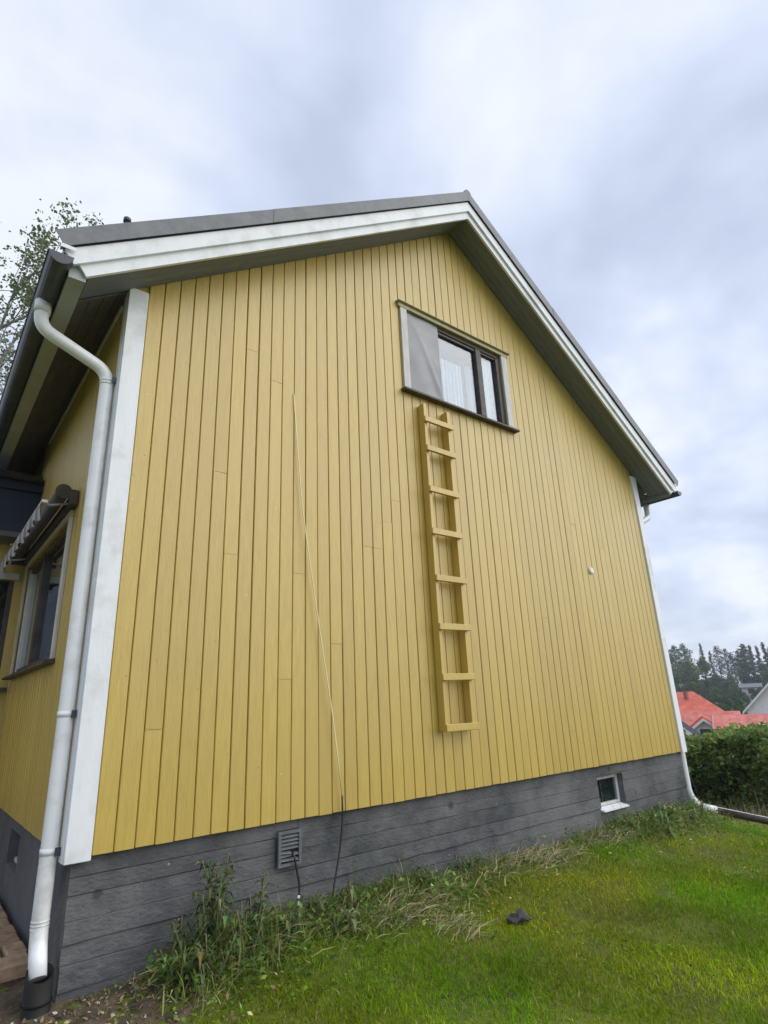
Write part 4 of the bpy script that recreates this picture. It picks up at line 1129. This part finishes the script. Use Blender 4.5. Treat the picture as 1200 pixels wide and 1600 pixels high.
def long_weeds():
    g = np.random.default_rng(51)
    x = np.concatenate([g.uniform(0.55, 8.0, 7000), g.uniform(0.6, 3.2, 3600), g.uniform(5.2, 8.2, 3000), g.uniform(0.5, 1.4, 1200)])
    y = -np.abs(g.normal(0, 0.27, len(x)))-0.02
    k = noise2(x, y, 4, 9)+0.5*g.normal(size=len(x)); kp = k > -0.6; x, y, k = x[kp], y[kp], k[kp]
    n = len(x)
    h = (0.07+0.06*np.clip(k, 0, 2)+0.03*(x < 3.0))*np.exp(g.normal(0, 0.35, n))*np.clip(1.25-np.abs(y)*0.9, 0.35, 1.2)
    w = 0.0055*g.uniform(0.6, 1.7, n)
    c = vary(n, (0.15, 0.23, 0.03), 0.35, g, 0.2)
    dr_ = g.uniform(size=n) < 0.30; c[dr_] = vary(int(dr_.sum()), (0.30, 0.25, 0.14), 0.3, g, 0.1)
    v, f, cc = blades(x, y, h, w, np.abs(g.normal(1.0, 0.4, n)), c, 52)
    tag(tri_mesh('long_grass', v, f, cc, M_GRASS), 'long unmown grass along the foot of the foundation', 'grass', kind='stuff')
    # broad leaved ground weeds
    n = 3000
    xx = np.concatenate([g.uniform(0.5, 3.0, 1400), g.normal(6.5, 0.55, 900), g.uniform(0.5, 8, 700)]); yy = -np.abs(g.normal(0.08, 0.28, n))-0.04
    zz = gz(xx, yy)+g.uniform(0.02, 0.16, n)*np.clip(1.2+yy, 0.3, 1)
    P = np.stack([xx, yy, zz], 1)
    v, f, cc = leaf_quads(P, 0.05, vary(n, (0.12, 0.20, 0.04), 0.4, g), 0.6, 61, 0.5)
    tag(tri_mesh('ground_weeds', v, f, cc, M_LEAF), 'broad leaved weeds mixed into the long grass by the wall', 'weeds', kind='stuff')
long_weeds()

def straw_heap(x0, y0, rx, ry, n, hgt, label, seed, name='dry_grass_heap'):
    g = np.random.default_rng(seed)
    a = g.uniform(0, 2*np.pi, n); r = np.sqrt(g.uniform(0, 1, n))
    x = x0+np.cos(a)*r*rx; y = y0+np.sin(a)*r*ry; y = np.minimum(y, -0.04)
    z = gz(x, y)+hgt*(1-r**2)*g.uniform(0, 1, n)
    L = g.uniform(0.10, 0.30, n); an = g.normal(0.3, 0.9, n); el = g.normal(0.08, 0.22, n)
    d = np.stack([np.cos(an)*np.cos(el), np.sin(an)*np.cos(el)*0.7, np.sin(el)], 1)*L[:, None]
    s = np.stack([-np.sin(an), np.cos(an), 0.6*np.ones(n)], 1)*0.0019
    p = np.stack([x, y, z+0.015], 1); p2 = p+d*0.5; p2[:, 2] += 0.02*L/0.2; p3 = p+d; p3[:, 1] = np.minimum(p3[:, 1], -0.01); p2[:, 1] = np.minimum(p2[:, 1], -0.01)
    v = np.stack([p-s, p+s, p2-s, p2+s, p3-s*0.4, p3+s*0.4], 1).reshape(-1, 3)
    i = np.arange(n)[:, None]*6
    f = np.concatenate([i+np.array([[0, 1, 3, 2]]), i+np.array([[2, 3, 5, 4]])], 1).reshape(-1, 4)
    c = vary(n, (0.34, 0.29, 0.17), 0.3, g, 0.08); gr = g.uniform(size=n) < 0.3; c[gr] = vary(int(gr.sum()), (0.15, 0.17, 0.07), 0.3, g)
    o = tri_mesh(name, v, f, np.repeat(c, 6, axis=0), M_GRASS)
    return tag(o, label, 'dry grass', 'heaps of dry grass by the wall')
straw_heap(2.35, -0.32, 0.46, 0.26, 360, 0.09, 'pale heap of dry grass stalks beside the hanging cable', 71)
straw_heap(2.45, -0.80, 0.20, 0.26, 90, 0.012, 'thin scatter of dry stalks on the lawn below the stalk heap', 72)
straw_heap(4.1, -0.28, 0.65, 0.2, 420, 0.06, 'flattened yellow dry grass under the ladder side of the wall', 73)
straw_heap(1.1, -0.22, 0.35, 0.2, 220, 0.10, 'dry stalks leaning among the tall weeds near the downpipe', 74)
straw_heap(5.4, -0.25, 0.5, 0.18, 260, 0.05, 'dry grass tufts before the basement window', 75)

# tall weed plants by the foundation
def weed(x, y, h, label, seed, col=(0.075, 0.105, 0.04), nst=3):
    g = np.random.default_rng(seed); rnd = random.Random(seed)
    z = float(gz(x, y)); t = thing('tall_weed', (x, y, z), label, 'weed', 'tall weeds along the foundation')
    m = MB(); V = []; F = []; C = []; nb = 0
    for s in range(nst):
        e = Vector((x+rnd.uniform(-.14, .14), min(-0.03, y+rnd.uniform(-.12, .10)), z+h*rnd.uniform(0.7, 1.0)))
        b = Vector((x+rnd.uniform(-.05, .05), y+rnd.uniform(-.04, .02), z-0.02))
        pts = limb(m, b, e, 0.006, 0.003, rnd, 5, 0.02)
        nl = int(10+h*26)
        for k in range(nl):
            u = 0.15+0.85*k/nl
            q = b.lerp(e, u); an = k*1.57+rnd.uniform(-.4, .4)+s
            Ln = min(0.085, (0.040+0.045*math.sin(math.pi*u*0.9))*rnd.uniform(0.5, 1.4)); droop = rnd.uniform(-1.1, 0.35)
            d = Vector((math.cos(an), math.sin(an)*0.8, 0)); sd2 = Vector((-math.sin(an), math.cos(an), 0))
            p1 = q+d*Ln*0.45+Vector((0, 0, 0.02)); p2 = q+d*Ln+Vector((0, 0, droop*Ln))
            w_ = Ln*rnd.uniform(0.13, 0.22)
            vs = [q, p1+sd2*w_, p2, p1-sd2*w_, p1-Vector((0, 0, 0.008))]
            V += [tuple(w2) for w2 in vs]; F += [(nb, nb+4, nb+1), (nb+1, nb+4, nb+2), (nb+4, nb+3, nb+2), (nb, nb+3, nb+4)]; nb += 5
            cc = np.array(col)*1.35*math.exp(rnd.gauss(0, 0.42)); cc[0] *= math.exp(rnd.gauss(0, 0.18))
            if rnd.random() < 0.05 and Ln < 0.06: cc = np.array((0.30, 0.26, 0.13))*rnd.uniform(0.6, 1.2)
            C += [cc]*5
    m.build('stem', M_TWIG, t)
    tri_mesh('leaves', np.array(V), np.array(F), np.array(C), M_LEAF, t)
weed(0.92, -0.13, 0.62, 'tallest leafy weed against the foundation near the downpipe', 81, nst=5)
weed(0.70, -0.22, 0.36, 'leafy weed leaning left of the tallest weed', 82, nst=4)
weed(1.15, -0.25, 0.42, 'leafy weed just right of the tallest weed', 83, nst=4)
weed(0.78, -0.45, 0.28, 'low broad weed in front of the tallest weed', 85, nst=5)
weed(1.62, -0.14, 0.22, 'small weed under the vent cable', 86)
weed(1.98, -0.22, 0.26, 'weed around the black end of the hanging cable', 87, (0.10, 0.13, 0.055), 4)
weed(2.75, -0.12, 0.24, 'small weed right of the dry stalk heap', 88)
weed(3.35, -0.10, 0.20, 'small weed on the wall below the ladder', 89)
weed(6.55, -0.30, 0.22, 'pale leafy weed below the basement window', 90, (0.14, 0.18, 0.075), 5)
weed(7.0, -0.42, 0.20, 'pale leafy weed between basement window and far corner', 91, (0.13, 0.17, 0.07), 5)
weed(6.2, -0.55, 0.16, 'low leafy weed at the lawn edge before the basement window', 92, (0.10, 0.15, 0.05), 4)
weed(7.6, -0.25, 0.18, 'small weed at the foot of the far downpipe', 93, (0.12, 0.15, 0.06), 3)

weed(0.62, -0.36, 0.26, 'dark leafy weed in the middle of the corner clump', 102, (0.075, 0.125, 0.035), 6)
weed(1.02, -0.38, 0.34, 'dark leafy weed at the right front of the corner clump', 103, (0.075, 0.12, 0.035), 6)
weed(0.86, -0.22, 0.55, 'second tallest dark weed beside the tallest weed', 104, (0.07, 0.11, 0.035), 5)
weed(1.35, -0.30, 0.22, 'low weed between the corner clump and the vent cable', 105, (0.09, 0.13, 0.05), 5)
weed(1.80, -0.40, 0.16, 'low broad weed in front of the hanging cable', 106, (0.13, 0.17, 0.07), 6)
weed(6.85, -0.20, 0.24, 'tall pale weed on the wall right of the basement window', 107, (0.15, 0.19, 0.08), 5)
weed(6.0, -0.28, 0.18, 'pale weed left below the basement window', 108, (0.15, 0.18, 0.08), 4)
def clippings():
    g = np.random.default_rng(111); n = 3800
    x = np.concatenate([g.normal(2.3, 0.55, 1500), g.uniform(0.4, 4.6, 1300), g.normal(6.7, 0.5, 1000)]); y = -np.abs(g.normal(0.22, 0.22, n))-0.03
    z = gz(x, y)+0.03+0.05*g.uniform(0, 1, n)
    L = g.uniform(0.05, 0.17, n); an = g.uniform(0, 6.28, n); el = g.normal(0.1, 0.25, n)
    d = np.stack([np.cos(an)*np.cos(el), np.sin(an)*np.cos(el), np.sin(el)], 1)*L[:, None]
    w_ = (0.0016+0.003*(g.uniform(size=n) < 0.25))
    s_ = np.stack([-np.sin(an), np.cos(an), 0.4*np.ones(n)], 1)*w_[:, None]
    p = np.stack([x, y, z], 1); p2 = p+d*0.5; p2[:, 2] += 0.012; p3 = p+d
    for q in (p2, p3): q[:, 1] = np.minimum(q[:, 1], -0.005)
    v = np.stack([p-s_*0.5, p+s_*0.5, p2-s_, p2+s_, p3-s_*0.3, p3+s_*0.3], 1).reshape(-1, 3)
    i = np.arange(n)[:, None]*6
    f = np.concatenate([i+np.array([[0, 1, 3, 2]]), i+np.array([[2, 3, 5, 4]])], 1).reshape(-1, 4)
    c = vary(n, (0.20, 0.26, 0.07), 0.4, g, 0.15); k = g.uniform(size=n) < 0.35; c[k] = vary(int(k.sum()), (0.38, 0.33, 0.19), 0.3, g, 0.08)
    tag(tri_mesh('grass_clippings', v, f, np.repeat(c, 6, axis=0), M_GRASS), 'wilted cut grass and weeds lying along the wall', 'clippings', kind='stuff')
clippings()
# clover and small broad leaves in the lawn
def clover():
    g = np.random.default_rng(121); n = 9000
    x = g.uniform(0.2, 9.5, n); y = g.uniform(-3.0, -0.3, n); k = noise2(x, y, 3.2, 14)+0.5*g.normal(size=n); kp = k > 0.35; x, y = x[kp], y[kp]; n = len(x)
    P = np.stack([x, y, gz(x, y)+g.uniform(0.015, 0.035, n)], 1)
    v, f, cc = leaf_quads(P, 0.024, vary(n, (0.13, 0.24, 0.015), 0.3, g), 1.6, 122, 0.8)
    tag(tri_mesh('clover', v, f, cc, M_LEAF), 'small clover leaves in patches of the lawn', 'clover', kind='stuff')
clover()

# dry stalks at the hedge foot
def hedge_foot():
    g = np.random.default_rng(95); n = 2600
    x = g.uniform(9.6, 11.4, n); y = g.uniform(-2, 3.5, n)
    h = 0.14*np.exp(g.normal(0, 0.45, n)); c = vary(n, (0.24, 0.20, 0.13), 0.35, g, 0.1)
    gr = g.uniform(size=n) < 0.35; c[gr] = vary(int(gr.sum()), (0.08, 0.12, 0.03), 0.3, g)
    v, f, cc = blades(x, y, h*1.2, 0.010*g.uniform(0.6, 1.5, n), np.abs(g.normal(0.5, 0.3, n)), c, 96)
    tag(tri_mesh('dry_stalks', v, f, cc, M_GRASS), 'dry brown stalks at the foot of the hedge', 'dry grass', kind='stuff')
hedge_foot()

# crumpled rag on the lawn
def rag():
    g = np.random.default_rng(99); c = Vector((2.93, -1.02, 0)); zb = float(gz(c.x, c.y))
    nu, nv = 22, 12; v = []; f = []
    for j in range(nv+1):
        for i in range(nu):
            a = 2*math.pi*i/nu; p = math.pi*j/nv
            r = 1+0.25*math.sin(3*a+2*p)+0.18*math.sin(5*a-3*p)+0.1*math.sin(9*a+4*p)
            x = math.sin(p)*math.cos(a)*0.085*r; y = math.sin(p)*math.sin(a)*0.045*r; z = math.cos(p)*0.026*r*(1+0.5*math.sin(4*a))
            z += 0.02*math.sin(x*40)
            v.append((c.x+x*0.8+y*0.3, c.y-x*0.55+y, zb+0.034+z))
    for j in range(nv):
        for i in range(nu):
            f.append((j*nu+i, j*nu+(i+1) % nu, (j+1)*nu+(i+1) % nu, (j+1)*nu+i))
    o = MB().add(v, f, True).build('crumpled_rag', M_RAG, None)
    tag(o, 'crumpled dark grey rag lying on the lawn', 'rag')
rag()

# dead leaves and petals strewn by the wall
def litter():
    g = np.random.default_rng(97); n = 900
    x = np.concatenate([g.uniform(0.0, 4, 260), g.normal(0.22, 0.3, 540), g.uniform(4, 8, 100)]); y = -np.abs(g.normal(0.3, 0.35, n))
    P = np.stack([x, y, gz(x, y)+np.where(x < 0.6, 0.012, 0.045)], 1)
    c = vary(n, (0.30, 0.23, 0.13), 0.5, g, 0.12); w_ = g.uniform(size=n) < 0.12; c[w_] = 0.62
    v, f, cc = leaf_quads(P, 0.032, c, 1.2, 98, 0.5)
    tag(tri_mesh('leaf_litter', v, f, cc, M_LEAF), 'dead leaves and pale petals strewn over the grass', 'leaf litter', kind='stuff')
litter()

# ------------------------------------------------------------------ thin damp air
hm = bpy.data.materials.new('haze'); hm.use_nodes = True
hm.node_tree.nodes.remove(hm.node_tree.nodes['Principled BSDF'])
pvn = hm.node_tree.nodes.new('ShaderNodeVolumePrincipled')
pvn.inputs['Color'].default_value = (0.86, 0.91, 1.0, 1); pvn.inputs['Density'].default_value = 0.0008; pvn.inputs['Anisotropy'].default_value = 0.2
hm.node_tree.links.new(pvn.outputs[0], hm.node_tree.nodes['Material Output'].inputs['Volume'])
hz = MB().box(-420, 420, -420, 420, -6.5, 18.0).build('haze', hm, None)
tag(hz, 'thin grey damp air fading the far wood', 'haze', kind='stuff')
